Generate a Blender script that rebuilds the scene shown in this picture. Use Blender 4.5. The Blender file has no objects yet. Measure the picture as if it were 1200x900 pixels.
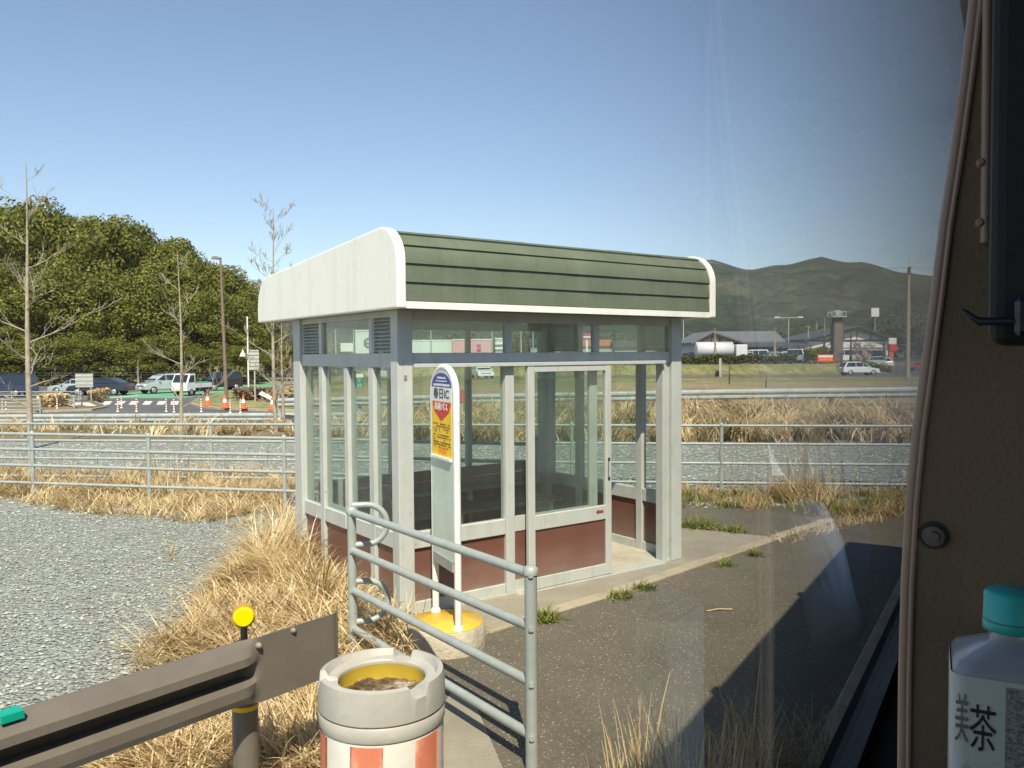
import bpy, bmesh, math, random
import numpy as np
from mathutils import Vector, Matrix
R = math.radians
# ------------------------------------------------------------------ camera, world, sun, exposure
F = 960.0; EYE = 2.0
scene = bpy.context.scene
cd = bpy.data.cameras.new('camera'); cam = bpy.data.objects.new('camera', cd)
scene.collection.objects.link(cam); scene.camera = cam
cd.sensor_width = 36; cd.lens = 36 * F / 1200; cd.clip_start = 0.01; cd.clip_end = 20000
pit = math.atan(34.1 / F); rol = 0.007
fwd = Vector((0, math.cos(pit), -math.sin(pit)))
rt = Vector((math.cos(rol), 0, -math.sin(rol))); rt = (rt - fwd * rt.dot(fwd)).normalized()
upv = rt.cross(fwd)
CM = Matrix((rt, upv, -fwd)).transposed()
cam.matrix_world = Matrix.Translation((0, 0, EYE)) @ CM.to_4x4()

SUN_H = Vector((-0.12, 1.0)).normalized(); SUN_T = 1.26
world = bpy.data.worlds.new('World'); scene.world = world; world.use_nodes = True
wn = world.node_tree.nodes; bg = wn['Background']
sky = wn.new('ShaderNodeTexSky'); sky.sky_type = 'NISHITA'; sky.sun_disc = False
sky.sun_elevation = math.atan(SUN_T); sky.sun_rotation = math.atan2(-SUN_H.x, -SUN_H.y)
sky.altitude = 100; sky.air_density = 1.0; sky.dust_density = 0.1; sky.ozone_density = 2.2
world.node_tree.links.new(sky.outputs[0], bg.inputs[0]); bg.inputs[1].default_value = 0.10
sd = bpy.data.lights.new('sun', 'SUN'); sd.energy = 4.6; sd.angle = R(0.53); sd.color = (1, .89, .70)
sun = bpy.data.objects.new('sun', sd); scene.collection.objects.link(sun)
sdir = Vector((SUN_H.x, SUN_H.y, -SUN_T)).normalized()
sun.rotation_euler = sdir.to_track_quat('-Z', 'Y').to_euler(); sun.location = (0, -20, 40)
vs = scene.view_settings; vs.view_transform = 'Standard'; vs.look = 'None'; vs.gamma = 1; vs.exposure = 0.72
vs.use_curve_mapping = False
scene.cycles.transparent_max_bounces = 24; scene.cycles.max_bounces = 8
# ------------------------------------------------------------------ helpers
def ray(px, py):
    return CM @ Vector(((px - 600) / F, -(py - 450) / F, -1))
def at(px, py, Y):                       # point seen at the pixel, Y metres ahead
    v = ray(px, py); return Vector((0, 0, EYE)) + v * (Y / v.y)
def onz(px, py, z=0.0):                  # point seen at the pixel at height z
    v = ray(px, py); return Vector((0, 0, EYE)) + v * ((z - EYE) / v.z)
def X(px, Y): return (px - 600) / F * Y
def sm(a, b, t):
    t = np.clip((t - a) / (b - a), 0, 1); return t * t * (3 - 2 * t)
def ground(x, y):
    x = np.asarray(x, float); y = np.asarray(y, float)
    k = sm(-0.27, -0.12, x / np.maximum(y, 1))
    zl = -1.1 * sm(22, 33, y)
    zr = -0.5 * sm(30, 84, y) + 1.1 * sm(90.5, 97, y) * (1 - sm(.40, .46, x / np.maximum(y, 1)))
    return zl * (1 - k) + zr * k
def gz(x, y): return float(ground(x, y))
def gp(px, py):                          # point on the terrain seen at the pixel
    z = 0.0
    for _ in range(60):
        p = onz(px, py, z); z = .5 * z + .5 * gz(p.x, p.y)
    return Vector((p.x, p.y, gz(p.x, p.y)))
def gat(px, Y, dz=0.0): x = X(px, Y); return Vector((x, Y, gz(x, Y) + dz))

col = scene.collection
def link(o, parent=None):
    col.objects.link(o)
    if parent: o.parent = parent
    return o
def tag(o, label=None, cat=None, group=None, kind=None):
    if label: o['label'] = label
    if cat: o['category'] = cat
    if group: o['group'] = group
    if kind: o['kind'] = kind
    return o
def thing(name, label, cat, loc=(0, 0, 0), rz=0.0, group=None):
    o = bpy.data.objects.new(name, None); o.empty_display_size = .2
    o.location = loc; o.rotation_euler = (0, 0, rz); link(o); return tag(o, label, cat, group)
KIDS = {}
def dup(root, loc, rz=0.0, label=None, sc=None, group=None):
    def rec(o, par):
        c = o.copy(); col.objects.link(c); c.parent = par
        for ch in o.children: rec(ch, c)
        return c
    r = root.copy(); col.objects.link(r); r.location = loc; r.rotation_euler = (0, 0, rz)
    if sc: r.scale = sc
    if label: r['label'] = label
    if group: r['group'] = group
    for ch in root.children: rec(ch, r)
    return r
def relabel_part(): pass

class MB:
    def __init__(s, M=None): s.v = []; s.f = []; s.sm = []; s.M = M
    def add(s, vs, fs, smooth=False):
        n = len(s.v); s.v += [tuple(v) for v in vs]; s.f += [tuple(i + n for i in f) for f in fs]
        s.sm += [smooth] * len(fs); return s
    def box(s, x0, x1, y0, y1, z0, z1):
        vs = [(x0, y0, z0), (x1, y0, z0), (x1, y1, z0), (x0, y1, z0), (x0, y0, z1), (x1, y0, z1), (x1, y1, z1), (x0, y1, z1)]
        return s.add(vs, [(0, 3, 2, 1), (4, 5, 6, 7), (0, 1, 5, 4), (1, 2, 6, 5), (2, 3, 7, 6), (3, 0, 4, 7)])
    def bar(s, a, b, w, h, up=(0, 0, 1)):
        a = Vector(a); b = Vector(b); d = (b - a).normalized(); u = Vector(up)
        if abs(d.dot(u)) > .98: u = Vector((0, 1, 0))
        sd_ = d.cross(u).normalized() * w / 2; uu = sd_.cross(d).normalized() * h / 2
        vs = [a - sd_ - uu, a + sd_ - uu, a + sd_ + uu, a - sd_ + uu, b - sd_ - uu, b + sd_ - uu, b + sd_ + uu, b - sd_ + uu]
        return s.add(vs, [(0, 1, 2, 3), (7, 6, 5, 4), (0, 4, 5, 1), (1, 5, 6, 2), (2, 6, 7, 3), (3, 7, 4, 0)])
    def tube(s, pts, r, n=8, caps=True):
        pts = [Vector(p) for p in pts]; rs = r if isinstance(r, (list, tuple)) else [r] * len(pts)
        vs = []; prev = None
        for i, p in enumerate(pts):
            d = (pts[min(i + 1, len(pts) - 1)] - pts[max(i - 1, 0)]).normalized()
            if prev is None:
                a = Vector((0, 0, 1)) if abs(d.z) < .9 else Vector((1, 0, 0)); a = (a - d * a.dot(d)).normalized()
            else: a = (prev - d * prev.dot(d)).normalized()
            prev = a; b = d.cross(a)
            for k in range(n):
                t = 2 * math.pi * k / n; vs.append(p + (a * math.cos(t) + b * math.sin(t)) * rs[i])
        fs = []
        for i in range(len(pts) - 1):
            for k in range(n):
                fs.append((i * n + k, i * n + (k + 1) % n, (i + 1) * n + (k + 1) % n, (i + 1) * n + k))
        s.add(vs, fs, True)
        if caps:
            s.add(vs[:n], [tuple(reversed(range(n)))]); s.add(vs[-n:], [tuple(range(n))])
        return s
    def lathe(s, prof, n=24, c=(0, 0, 0)):
        vs = []; fs = []
        for (r, z) in prof:
            for k in range(n):
                t = 2 * math.pi * k / n; vs.append((c[0] + r * math.cos(t), c[1] + r * math.sin(t), c[2] + z))
        for i in range(len(prof) - 1):
            for k in range(n): fs.append((i * n + k, i * n + (k + 1) % n, (i + 1) * n + (k + 1) % n, (i + 1) * n + k))
        s.add(vs, fs, True); return s
    def prism(s, poly, axis, a, b, smooth=False):      # poly of 2-D points, extruded along the axis from a to b
        n = len(poly)
        def P(p, t):
            return {'x': (t, p[0], p[1]), 'y': (p[0], t, p[1]), 'z': (p[0], p[1], t)}[axis]
        vs = [P(p, a) for p in poly] + [P(p, b) for p in poly]
        fs = [(i, (i + 1) % n, n + (i + 1) % n, n + i) for i in range(n)]
        s.add(vs, fs, smooth); m = len(s.v) - 2 * n
        s.f.append(tuple(m + i for i in reversed(range(n)))); s.sm.append(False)
        s.f.append(tuple(m + n + i for i in range(n))); s.sm.append(False); return s
    def build(s, name, mat, parent=None, bevel=0, seg=1, fix=True):
        me = bpy.data.meshes.new(name); vs = s.v
        if s.M is not None: vs = [s.M @ Vector(v) for v in vs]
        me.from_pydata([tuple(v) for v in vs], [], s.f)
        me.polygons.foreach_set('use_smooth', s.sm)
        if fix:
            bm = bmesh.new(); bm.from_mesh(me); bmesh.ops.recalc_face_normals(bm, faces=bm.faces); bm.to_mesh(me); bm.free()
        me.materials.append(mat); me.update()
        o = bpy.data.objects.new(name, me); link(o, parent)
        if bevel:
            m = o.modifiers.new('bevel', 'BEVEL'); m.width = bevel; m.segments = seg; m.limit_method = 'ANGLE'; m.angle_limit = R(40)
            m.harden_normals = False
        return o
def mesh_np(name, V, Q, mat, parent=None, smooth=False):
    me = bpy.data.meshes.new(name); V = np.asarray(V, np.float32); Q = np.asarray(Q, np.int32)
    k = Q.shape[1]
    me.vertices.add(len(V)); me.vertices.foreach_set('co', V.ravel())
    me.loops.add(Q.size); me.loops.foreach_set('vertex_index', Q.ravel())
    me.polygons.add(len(Q)); me.polygons.foreach_set('loop_start', np.arange(0, Q.size, k, dtype=np.int32))
    try: me.polygons.foreach_set('loop_total', np.full(len(Q), k, np.int32))
    except Exception: pass
    me.polygons.foreach_set('use_smooth', np.full(len(Q), smooth))
    me.materials.append(mat); me.update(calc_edges=True); me.validate()
    o = bpy.data.objects.new(name, me); return link(o, parent)

# ------------------------------------------------------------------ materials
MATS = {}
class NT:
    def __init__(s, name):
        s.m = bpy.data.materials.new(name); s.m.use_nodes = True; s.t = s.m.node_tree; s.n = s.t.nodes
        s.b = s.n['Principled BSDF']; s.out = s.n['Material Output']; s.tc = s.n.new('ShaderNodeTexCoord')
    def L(s, a, b): s.t.links.new(a, b)
    def vec(s, scale=(1, 1, 1), which='Object', rot=(0, 0, 0)):
        mp = s.n.new('ShaderNodeMapping'); mp.inputs['Scale'].default_value = scale; mp.inputs['Rotation'].default_value = rot
        s.L(s.tc.outputs[which], mp.inputs[0]); return mp.outputs[0]
    def noise(s, sc, det=4, rough=.55, v=None, dist=0):
        x = s.n.new('ShaderNodeTexNoise'); x.inputs['Scale'].default_value = sc; x.inputs['Detail'].default_value = det
        x.inputs['Roughness'].default_value = rough; x.inputs['Distortion'].default_value = dist
        s.L(v if v is not None else s.tc.outputs['Object'], x.inputs['Vector']); return x.outputs[0]
    def voro(s, sc, feat='F1', out=0, v=None):
        x = s.n.new('ShaderNodeTexVoronoi'); x.inputs['Scale'].default_value = sc; x.feature = feat
        s.L(v if v is not None else s.tc.outputs['Object'], x.inputs['Vector']); return x.outputs[out]
    def ramp(s, fac, stops):
        x = s.n.new('ShaderNodeValToRGB'); e = x.color_ramp.elements
        while len(e) < len(stops): e.new(.5)
        for i, (p, c) in enumerate(stops):
            e[i].position = p; e[i].color = tuple(c) + (1,) if not isinstance(c, (int, float)) else (c, c, c, 1)
        s.L(fac, x.inputs[0]); return x.outputs[0]
    def mix(s, fac, a, b, mode='MIX'):
        x = s.n.new('ShaderNodeMix'); x.data_type = 'RGBA'; x.blend_type = mode
        for k, v in ((0, fac), (6, a), (7, b)):
            if hasattr(v, 'node'): s.L(v, x.inputs[k])
            elif isinstance(v, (int, float)): x.inputs[k].default_value = v if k == 0 else (v, v, v, 1)
            else: x.inputs[k].default_value = tuple(v) + (1,)
        return x.outputs[2]
    def math(s, op, a, b=0):
        x = s.n.new('ShaderNodeMath'); x.operation = op
        for k, v in ((0, a), (1, b)):
            if hasattr(v, 'node'): s.L(v, x.inputs[k])
            else: x.inputs[k].default_value = v
        return x.outputs[0]
    def col(s, c):
        if hasattr(c, 'node'): s.L(c, s.b.inputs['Base Color'])
        else: s.b.inputs['Base Color'].default_value = tuple(c) + (1,)
    def rough(s, r):
        if hasattr(r, 'node'): s.L(r, s.b.inputs['Roughness'])
        else: s.b.inputs['Roughness'].default_value = r
    def bump(s, h, dist=.01, strength=1.0):
        x = s.n.new('ShaderNodeBump'); x.inputs['Distance'].default_value = dist; x.inputs['Strength'].default_value = strength
        s.L(h, x.inputs['Height']); s.L(x.outputs[0], s.b.inputs['Normal'])
def plain(name, c, rough=.6, metal=0.0, var=.12, sc=6.0, bump=0.0, bs=60, coat=0, spec=None, dirt=None):
    k = (name,)
    if k in MATS: return MATS[k]
    t = NT(name); n = t.noise(sc, 5, .6)
    lo = tuple(max(0, x * (1 - var)) for x in c); hi = tuple(min(1, x * (1 + var)) for x in c)
    cc = t.ramp(n, [(.3, lo), (.7, hi)])
    if dirt:
        d = t.noise(3.1, 8, .7); cc = t.mix(t.ramp(d, [(.5, 0), (.75, dirt[1])]), cc, dirt[0])
    t.col(cc); t.rough(t.ramp(t.noise(sc * 2.3, 3), [(.3, max(0, rough - .08)), (.7, min(1, rough + .08))]))
    t.b.inputs['Metallic'].default_value = metal
    if coat: t.b.inputs['Coat Weight'].default_value = coat; t.b.inputs['Coat Roughness'].default_value = .05
    if spec is not None: t.b.inputs['Specular IOR Level'].default_value = spec
    if bump: t.bump(t.noise(bs, 3), bump)
    MATS[k] = t.m; return t.m
def glass_mat(name, tint=(.9, .95, .93), base=.04, rough=0.0, film=0.0):
    t = NT(name); t.n.remove(t.b)
    geo = t.n.new('ShaderNodeNewGeometry'); dot = t.n.new('ShaderNodeVectorMath'); dot.operation = 'DOT_PRODUCT'
    t.L(geo.outputs['Incoming'], dot.inputs[0]); t.L(geo.outputs['Normal'], dot.inputs[1])
    c = t.math('ABSOLUTE', dot.outputs['Value']); k = t.math('POWER', t.math('SUBTRACT', 1.0, c), 5.0)
    fr = t.math('ADD', t.math('MULTIPLY', k, 1 - base), base)
    if name == 'bus_glass': fr = t.math('DIVIDE', t.math('MULTIPLY', fr, 2.0), t.math('ADD', fr, 1.0))
    tr = t.n.new('ShaderNodeBsdfTransparent'); tr.inputs[0].default_value = tint + (1,)
    gl = t.n.new('ShaderNodeBsdfGlossy'); gl.inputs['Roughness'].default_value = rough
    mx = t.n.new('ShaderNodeMixShader'); t.L(fr, mx.inputs[0]); t.L(tr.outputs[0], mx.inputs[1]); t.L(gl.outputs[0], mx.inputs[2])
    last = mx.outputs[0]
    if film:
        df = t.n.new('ShaderNodeBsdfDiffuse'); df.inputs[0].default_value = (.6, .6, .55, 1)
        m2 = t.n.new('ShaderNodeMixShader'); t.L(t.ramp(t.noise(2.5, 6), [(.3, film * .5), (.8, film * 1.6)]), m2.inputs[0])
        t.L(last, m2.inputs[1]); t.L(df.outputs[0], m2.inputs[2]); last = m2.outputs[0]
    t.L(last, t.out.inputs[0]); return t.m
def island_mat(name, stops, rough=.7, transl=0.0, obj_noise=None):
    t = NT(name); g = t.n.new('ShaderNodeNewGeometry')
    c = t.ramp(g.outputs['Random Per Island'], stops)
    if obj_noise:
        c = t.mix(t.ramp(t.noise(obj_noise[0], 3), [(.35, 0), (.65, 1)]), c, obj_noise[1], 'MULTIPLY')
    t.col(c); t.rough(rough); t.b.inputs['Specular IOR Level'].default_value = .25
    if transl:
        tl = t.n.new('ShaderNodeBsdfTranslucent'); t.L(c, tl.inputs[0]); mx = t.n.new('ShaderNodeMixShader'); mx.inputs[0].default_value = transl
        t.L(t.b.outputs[0], mx.inputs[1]); t.L(tl.outputs[0], mx.inputs[2]); t.L(mx.outputs[0], t.out.inputs[0])
    return t.m

# shelter metal
t = NT('shelter_paint'); n = t.noise(5, 6, .6)
c = t.ramp(n, [(.3, (.45, .48, .46)), (.7, (.53, .55, .52))])
c = t.mix(t.ramp(t.noise(1.0, 6, .7, t.vec((14, 14, 1.2))), [(.50, 0), (.75, .55)]), c, (.36, .33, .26))
c = t.mix(t.ramp(t.noise(16, 6, .75), [(.62, 0), (.70, .5)]), c, (.22, .15, .09))
t.col(c); t.rough(.5); t.bump(t.noise(90, 2), .0006); M_frame = t.m
t = NT('maroon_panel'); n = t.noise(2.2, 4)
c = t.ramp(n, [(.3, (.145, .060, .046)), (.7, (.185, .080, .060))])
sep = t.n.new('ShaderNodeSeparateXYZ'); t.L(t.tc.outputs['Object'], sep.inputs[0])
dust = t.math('MULTIPLY', t.ramp(sep.outputs[2], [(.05, 1), (.40, 0)]), t.ramp(t.noise(3, 6, .6, t.vec((1, 1, 3))), [(.3, .35), (.7, 1)]))
c = t.mix(dust, c, (.27, .20, .165)); t.col(c); t.rough(.38); M_panel = t.m
t = NT('roof_white'); n = t.noise(1, 6, .6, t.vec((5, 5, .35)))
c = t.mix(t.ramp(n, [(.52, 0), (.78, .55)]), (.86, .85, .78), (.62, .60, .51))
c = t.mix(t.ramp(t.noise(7, 5), [(.55, 0), (.9, .3)]), c, (.5, .45, .36)); c = t.mix(t.ramp(t.noise(1, 7, .75, t.vec((22, 22, .8))), [(.60, 0), (.74, .5)]), c, (.45, .42, .33)); t.col(c); t.rough(.45); M_white = t.m
t = NT('green_shingle'); n = t.noise(3.5, 6, .6)
c = t.ramp(n, [(.3, (.072, .100, .062)), (.7, (.120, .145, .098))])
c = t.mix(t.ramp(t.noise(160, 2), [(.35, .0), (.65, .5)]), c, (.17, .19, .13)); 
c = t.mix(t.ramp(t.noise(1, 5, .6, t.vec((9, 1, 1))), [(.55, 0), (.75, .3)]), c, (.2, .2, .15))
t.col(c); t.rough(.85); t.bump(t.noise(220, 3), .0015); M_green = t.m
M_soffit = plain('soffit_board', (.42, .40, .34), .7, dirt=((.2, .13, .08), .6))
M_glass = glass_mat('window_glass', (.90, .945, .925), .05, 0, .03)
M_busglass = glass_mat('bus_glass', (.94, .965, .965), .03, 0.0, 0)
M_wood = plain('bench_wood', (.16, .13, .10), .6, var=.35, sc=9, bump=.001)
# pipes
M_pipe = plain('galvanised_pipe', (.37, .41, .39), .5, .15, .10, 12, dirt=((.35, .33, .28), .5))
M_beam = plain('galvanised_beam', (.46, .50, .48), .45, .2, .12, 3, dirt=((.3, .27, .22), .5))
M_brown = plain('brown_guard_paint', (.155, .135, .112), .36, 0, .10, 4, dirt=((.24, .21, .17), .35))
M_black = plain('black_rubber', (.015, .015, .015), .5)
M_bolt = plain('steel_bolt', (.5, .47, .43), .35, .7)
M_refl = plain('amber_reflector', (.95, .68, .0), .18, coat=.6, var=.04)
M_yellow = plain('yellow_paint', (.75, .46, .05), .6, var=.15, sc=14, dirt=((.35, .3, .2), .7))
M_teal = plain('teal_tape', (.0, .36, .25), .4)
M_drum = plain('drum_grey', (.43, .42, .38), .5, dirt=((.25, .23, .18), .6))
M_signwhite = plain('sign_white', (.82, .82, .76), .5, dirt=((.55, .50, .40), .35), bump=.0006)
M_signgreen = plain('sign_pale_green', (.58, .68, .58), .45, dirt=((.42, .33, .22), .35))
M_blue = plain('sign_blue', (.05, .06, .30), .4); M_red = plain('sign_red', (.62, .03, .03), .4)
M_yel2 = plain('sign_yellow', (.95, .58, .005), .4, var=.03); M_ink = plain('ink', (.02, .02, .02), .5)
M_plainwhite = plain('white_paint', (.8, .8, .78), .5, var=.04)
M_fadeblue = plain('faded_white_ink', (.65, .66, .75), .5)
M_orange = plain('orange_ink', (.75, .25, .02), .5)
# ground
t = NT('soil'); n = t.noise(.6, 8, .6)
c = t.ramp(n, [(.3, (.11, .085, .055)), (.5, (.20, .16, .10)), (.7, (.28, .22, .13))])
c = t.mix(t.ramp(t.noise(.09, 5), [(.45, 0), (.6, .75)]), c, (.12, .14, .045))
t.col(c); t.rough(.95); t.bump(t.noise(25, 6, .7), .03); M_soil = t.m
def gravel(name, a, b, c3, warm):
    t = NT(name); v = t.voro(42, 'F1', 1); bw = t.n.new('ShaderNodeRGBToBW'); t.L(v, bw.inputs[0])
    c = t.ramp(bw.outputs[0], [(.1, a), (.5, b), (.95, c3)])
    v3 = t.voro(7, 'F1', 1); bw3 = t.n.new('ShaderNodeRGBToBW'); t.L(v3, bw3.inputs[0]); c = t.mix(t.ramp(bw3.outputs[0], [(.2, 0), (.9, .4)]), c, (.20, .20, .17)); v2 = t.voro(19, 'F1', 1); bw2 = t.n.new('ShaderNodeRGBToBW'); t.L(v2, bw2.inputs[0])
    c = t.mix(t.ramp(bw2.outputs[0], [(.3, .0), (.9, .5)]), c, (.36, .39, .36))
    c = t.mix(t.ramp(t.noise(.8, 6, .65), [(.45, 0), (.75, warm)]), c, (.30, .25, .17))
    t.col(c); t.rough(.9)
    h = t.math('SUBTRACT', 1.0, t.voro(42, 'F1', 0)); h2 = t.math('SUBTRACT', 1.0, t.voro(19, 'F1', 0))
    t.bump(t.math('ADD', h, h2), .03); return t.m
M_gravel = gravel('crushed_gravel', (.23, .25, .225), (.33, .355, .32), (.44, .465, .42), .4)
t = NT('asphalt'); n = t.noise(1.2, 6, .65)
c = t.ramp(n, [(.3, (.110, .096, .066)), (.7, (.155, .136, .095))])
sp = t.voro(24, 'F1', 0); c = t.mix(t.ramp(sp, [(.11, .95), (.17, 0)]), c, (.50, .46, .37))
sp = t.voro(47, 'F1', 0); c = t.mix(t.ramp(sp, [(.16, .8), (.26, 0)]), c, (.36, .33, .27))
wv = t.n.new('ShaderNodeVectorMath'); wv.operation = 'ADD'; nz_ = t.n.new('ShaderNodeTexNoise'); nz_.inputs['Scale'].default_value = 2.5; nz_.inputs['Detail'].default_value = 6
t.L(t.tc.outputs['Object'], nz_.inputs['Vector']); sc__ = t.n.new('ShaderNodeVectorMath'); sc__.operation = 'SCALE'; sc__.inputs['Scale'].default_value = .5; t.L(nz_.outputs[1], sc__.inputs[0])
t.L(t.tc.outputs['Object'], wv.inputs[0]); t.L(sc__.outputs[0], wv.inputs[1])
ck = t.voro(.75, 'DISTANCE_TO_EDGE', 0, wv.outputs[0]); crack = t.ramp(ck, [(.0, .3), (.006, 0)])
c = t.mix(crack, c, (.03, .027, .02))
sp2 = t.voro(150, 'F1', 1); bw = t.n.new('ShaderNodeRGBToBW'); t.L(sp2, bw.inputs[0])
c = t.mix(t.ramp(bw.outputs[0], [(.5, 0), (.9, .45)]), c, (.20, .18, .15))
c = t.mix(t.ramp(t.noise(.7, 5), [(.52, 0), (.66, .45)]), c, (.085, .074, .055))
t.col(c); t.rough(.88); t.bump(t.math('SUBTRACT', 1.0, t.voro(130, 'F1', 0)), .006); M_asph = t.m
t = NT('concrete'); n = t.noise(1.8, 8, .65)
c = t.ramp(n, [(.3, (.24, .215, .165)), (.7, (.36, .33, .26))])
c = t.mix(t.ramp(t.noise(60, 3), [(.5, 0), (.8, .4)]), c, (.18, .16, .12)); t.col(c); t.rough(.9); t.bump(t.noise(70, 4), .006); M_conc = t.m
t = NT('kerb_concrete'); n = t.noise(3, 8, .65)
c = t.ramp(n, [(.3, (.30, .25, .17)), (.7, (.46, .40, .29))]); t.col(c); t.rough(.9); t.bump(t.noise(50, 4), .008); M_kerb = t.m
M_floor = plain('shelter_floor', (.48, .44, .35), .75, var=.2, sc=3, dirt=((.3, .26, .2), .6))
t = NT('road_asphalt'); c = t.ramp(t.noise(.35, 6), [(.3, (.085, .085, .085)), (.7, (.13, .13, .125))])
t.col(c); t.rough(.85); M_road = t.m
M_greenroad = plain('green_road_paint', (.14, .33, .19), .8, var=.18, sc=.6)
M_mark = plain('road_marking', (.62, .60, .55), .7, var=.12)
t = NT('verge_grass'); c = t.ramp(t.noise(.5, 9, .75, t.vec((1.4, .3, 1))), [(.36, (.10, .15, .03)), (.5, (.20, .22, .06)), (.60, (.36, .30, .15))])
c = t.mix(t.ramp(t.noise(2, 6, .8, t.vec((1.5, .4, 1))), [(.46, 0), (.60, .75)]), c, (.36, .30, .16)); c = t.mix(t.ramp(t.noise(1.5, 6, .8, t.vec((1, .3, 1))), [(.52, 0), (.64, .7)]), c, (.07, .085, .025)); t.col(c); t.rough(.95); t.bump(t.noise(5, 5), .15); M_verge = t.m
# plants
M_dry = island_mat('dry_grass', [(0, (.26, .17, .08)), (.12, (.46, .33, .15)), (.4, (.66, .51, .27)), (.75, (.80, .66, .40)), (1, (.86, .76, .54))], .55, .35)
M_dry2 = island_mat('dry_grass_mixed', [(0, (.16, .18, .05)), (.12, (.30, .20, .09)), (.5, (.52, .37, .18)), (1, (.68, .53, .30))], .6, .3)
M_weed = island_mat('green_weed', [(0, (.11, .15, .025)), (.6, (.22, .27, .06)), (1, (.40, .34, .13))], .6, .3)
M_stem = island_mat('dry_stem', [(0, (.16, .09, .06)), (1, (.30, .20, .13))], .8)
M_bark = plain('pale_bark', (.34, .29, .22), .85, var=.3, sc=8)
M_bark2 = plain('dark_bark', (.10, .08, .06), .9, var=.3, sc=4)
M_leaf = island_mat('evergreen_leaf', [(0, (.075, .092, .012)), (.5, (.145, .152, .020)), (.85, (.215, .200, .032)), (1, (.28, .235, .055))], .55, .2, (.11, (.62, .74, .6)))
M_hedge = island_mat('hedge_leaf', [(0, (.05, .065, .018)), (1, (.15, .15, .045))], .7, .1)
M_yshrub = island_mat('yellow_shrub_leaf', [(0, (.12, .13, .02)), (1, (.28, .26, .05))], .7, .1)
M_pink = island_mat('blossom', [(0, (.40, .32, .31)), (1, (.62, .53, .50))], .8, .2)
# ------------------------------------------------------------------ ground
def grid_terrain():
    ys = np.concatenate([np.linspace(-9, 14, 40), np.geomspace(14.5, 130, 110), np.geomspace(135, 9000, 40)])
    ks = np.concatenate([np.linspace(-1.5, 1.5, 121)])
    Y, K = np.meshgrid(ys, ks, indexing='ij'); Xx = K * (np.abs(Y) + 9)
    Z = ground(Xx, Y); V = np.stack([Xx, Y, Z], -1).reshape(-1, 3)
    a, b = Y.shape; I = np.arange(a * b).reshape(a, b)
    Q = np.stack([I[:-1, :-1], I[:-1, 1:], I[1:, 1:], I[1:, :-1]], -1).reshape(-1, 4)
    o = mesh_np('ground', V, Q, M_soil, smooth=True); tag(o, kind='structure'); return o
grid_terrain()
def patch(name, A, B, dz, mat, nu=24, nv=10):
    """sheet between two polylines, laid on the terrain"""
    def samp(P, n):
        P = np.array(P, float); d = np.r_[0, np.cumsum(np.hypot(*np.diff(P, axis=0).T))]
        t = np.linspace(0, d[-1], n); return np.stack([np.interp(t, d, P[:, 0]), np.interp(t, d, P[:, 1])], -1)
    a = samp(A, nu); b = samp(B, nu); w = np.linspace(0, 1, nv)[:, None, None]
    G = a[None] * (1 - w) + b[None] * w
    V = np.concatenate([G, (ground(G[..., 0], G[..., 1]) + dz)[..., None]], -1).reshape(-1, 3)
    I = np.arange(nu * nv).reshape(nv, nu); Q = np.stack([I[:-1, :-1], I[:-1, 1:], I[1:, 1:], I[1:, :-1]], -1).reshape(-1, 4)
    o = mesh_np(name, V, Q, mat); tag(o, kind='structure'); return o
def poly_sheet(name, pts, z, mat, th=0.0):
    m = MB(); m.prism([(p[0], p[1]) for p in pts], 'z', z - max(th, .003), z); o = m.build(name, mat); return tag(o, kind='structure')
def Z0(*pp): return [tuple(onz(a, b, 0.0)[:2]) for a, b in pp]
patch('gravel', [(-30, 1.2), (12, 1.2)], [(-30, 20.5), (-3, 19.6), (14, 17.4)], .004, M_gravel, 40, 40)
# asphalt pavement in front of the shelter; bus road with its kerb
rd = Vector((.5236, .852)); nd = Vector((-.852, .5236))
def RN(r, n): v = rd * r + nd * n; return (v.x, v.y)
asp = [RN(-6, .84), RN(14, .84)] + Z0((1062, 598), (990, 597), (930, 592), (795, 590)) + [(1.7, 8.8)] + Z0((560, 748), (500, 765), (465, 800), (440, 905)) + [(-.75, 2.4), RN(-6, 3.0)]
poly_sheet('pavement', asp, .010, M_asph)
# pale worn strip along the railing foot
poly_sheet('path', Z0((497, 905), (505, 850), (530, 812), (560, 835), (590, 905)), .014, M_conc)
kb = MB()
for i in range(34):
    r0 = -6 + i * .6; a = RN(r0 + .005, .70); b = RN(r0 + .595, .70)
    kb.bar((a[0] + nd.x * .07, a[1] + nd.y * .07, -.065), (b[0] + nd.x * .07, b[1] + nd.y * .07, -.065), .15, .18)
tag(kb.build('kerb', M_kerb, bevel=.012), kind='structure')
rdm = MB(); q = [RN(-12, .70), RN(20, .70), RN(20, -7), RN(-12, -7)]
# ground beside the bus
rdm.prism(q, 'z', .012, .018); tag(rdm.build('road', M_asph), kind='structure')

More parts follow.
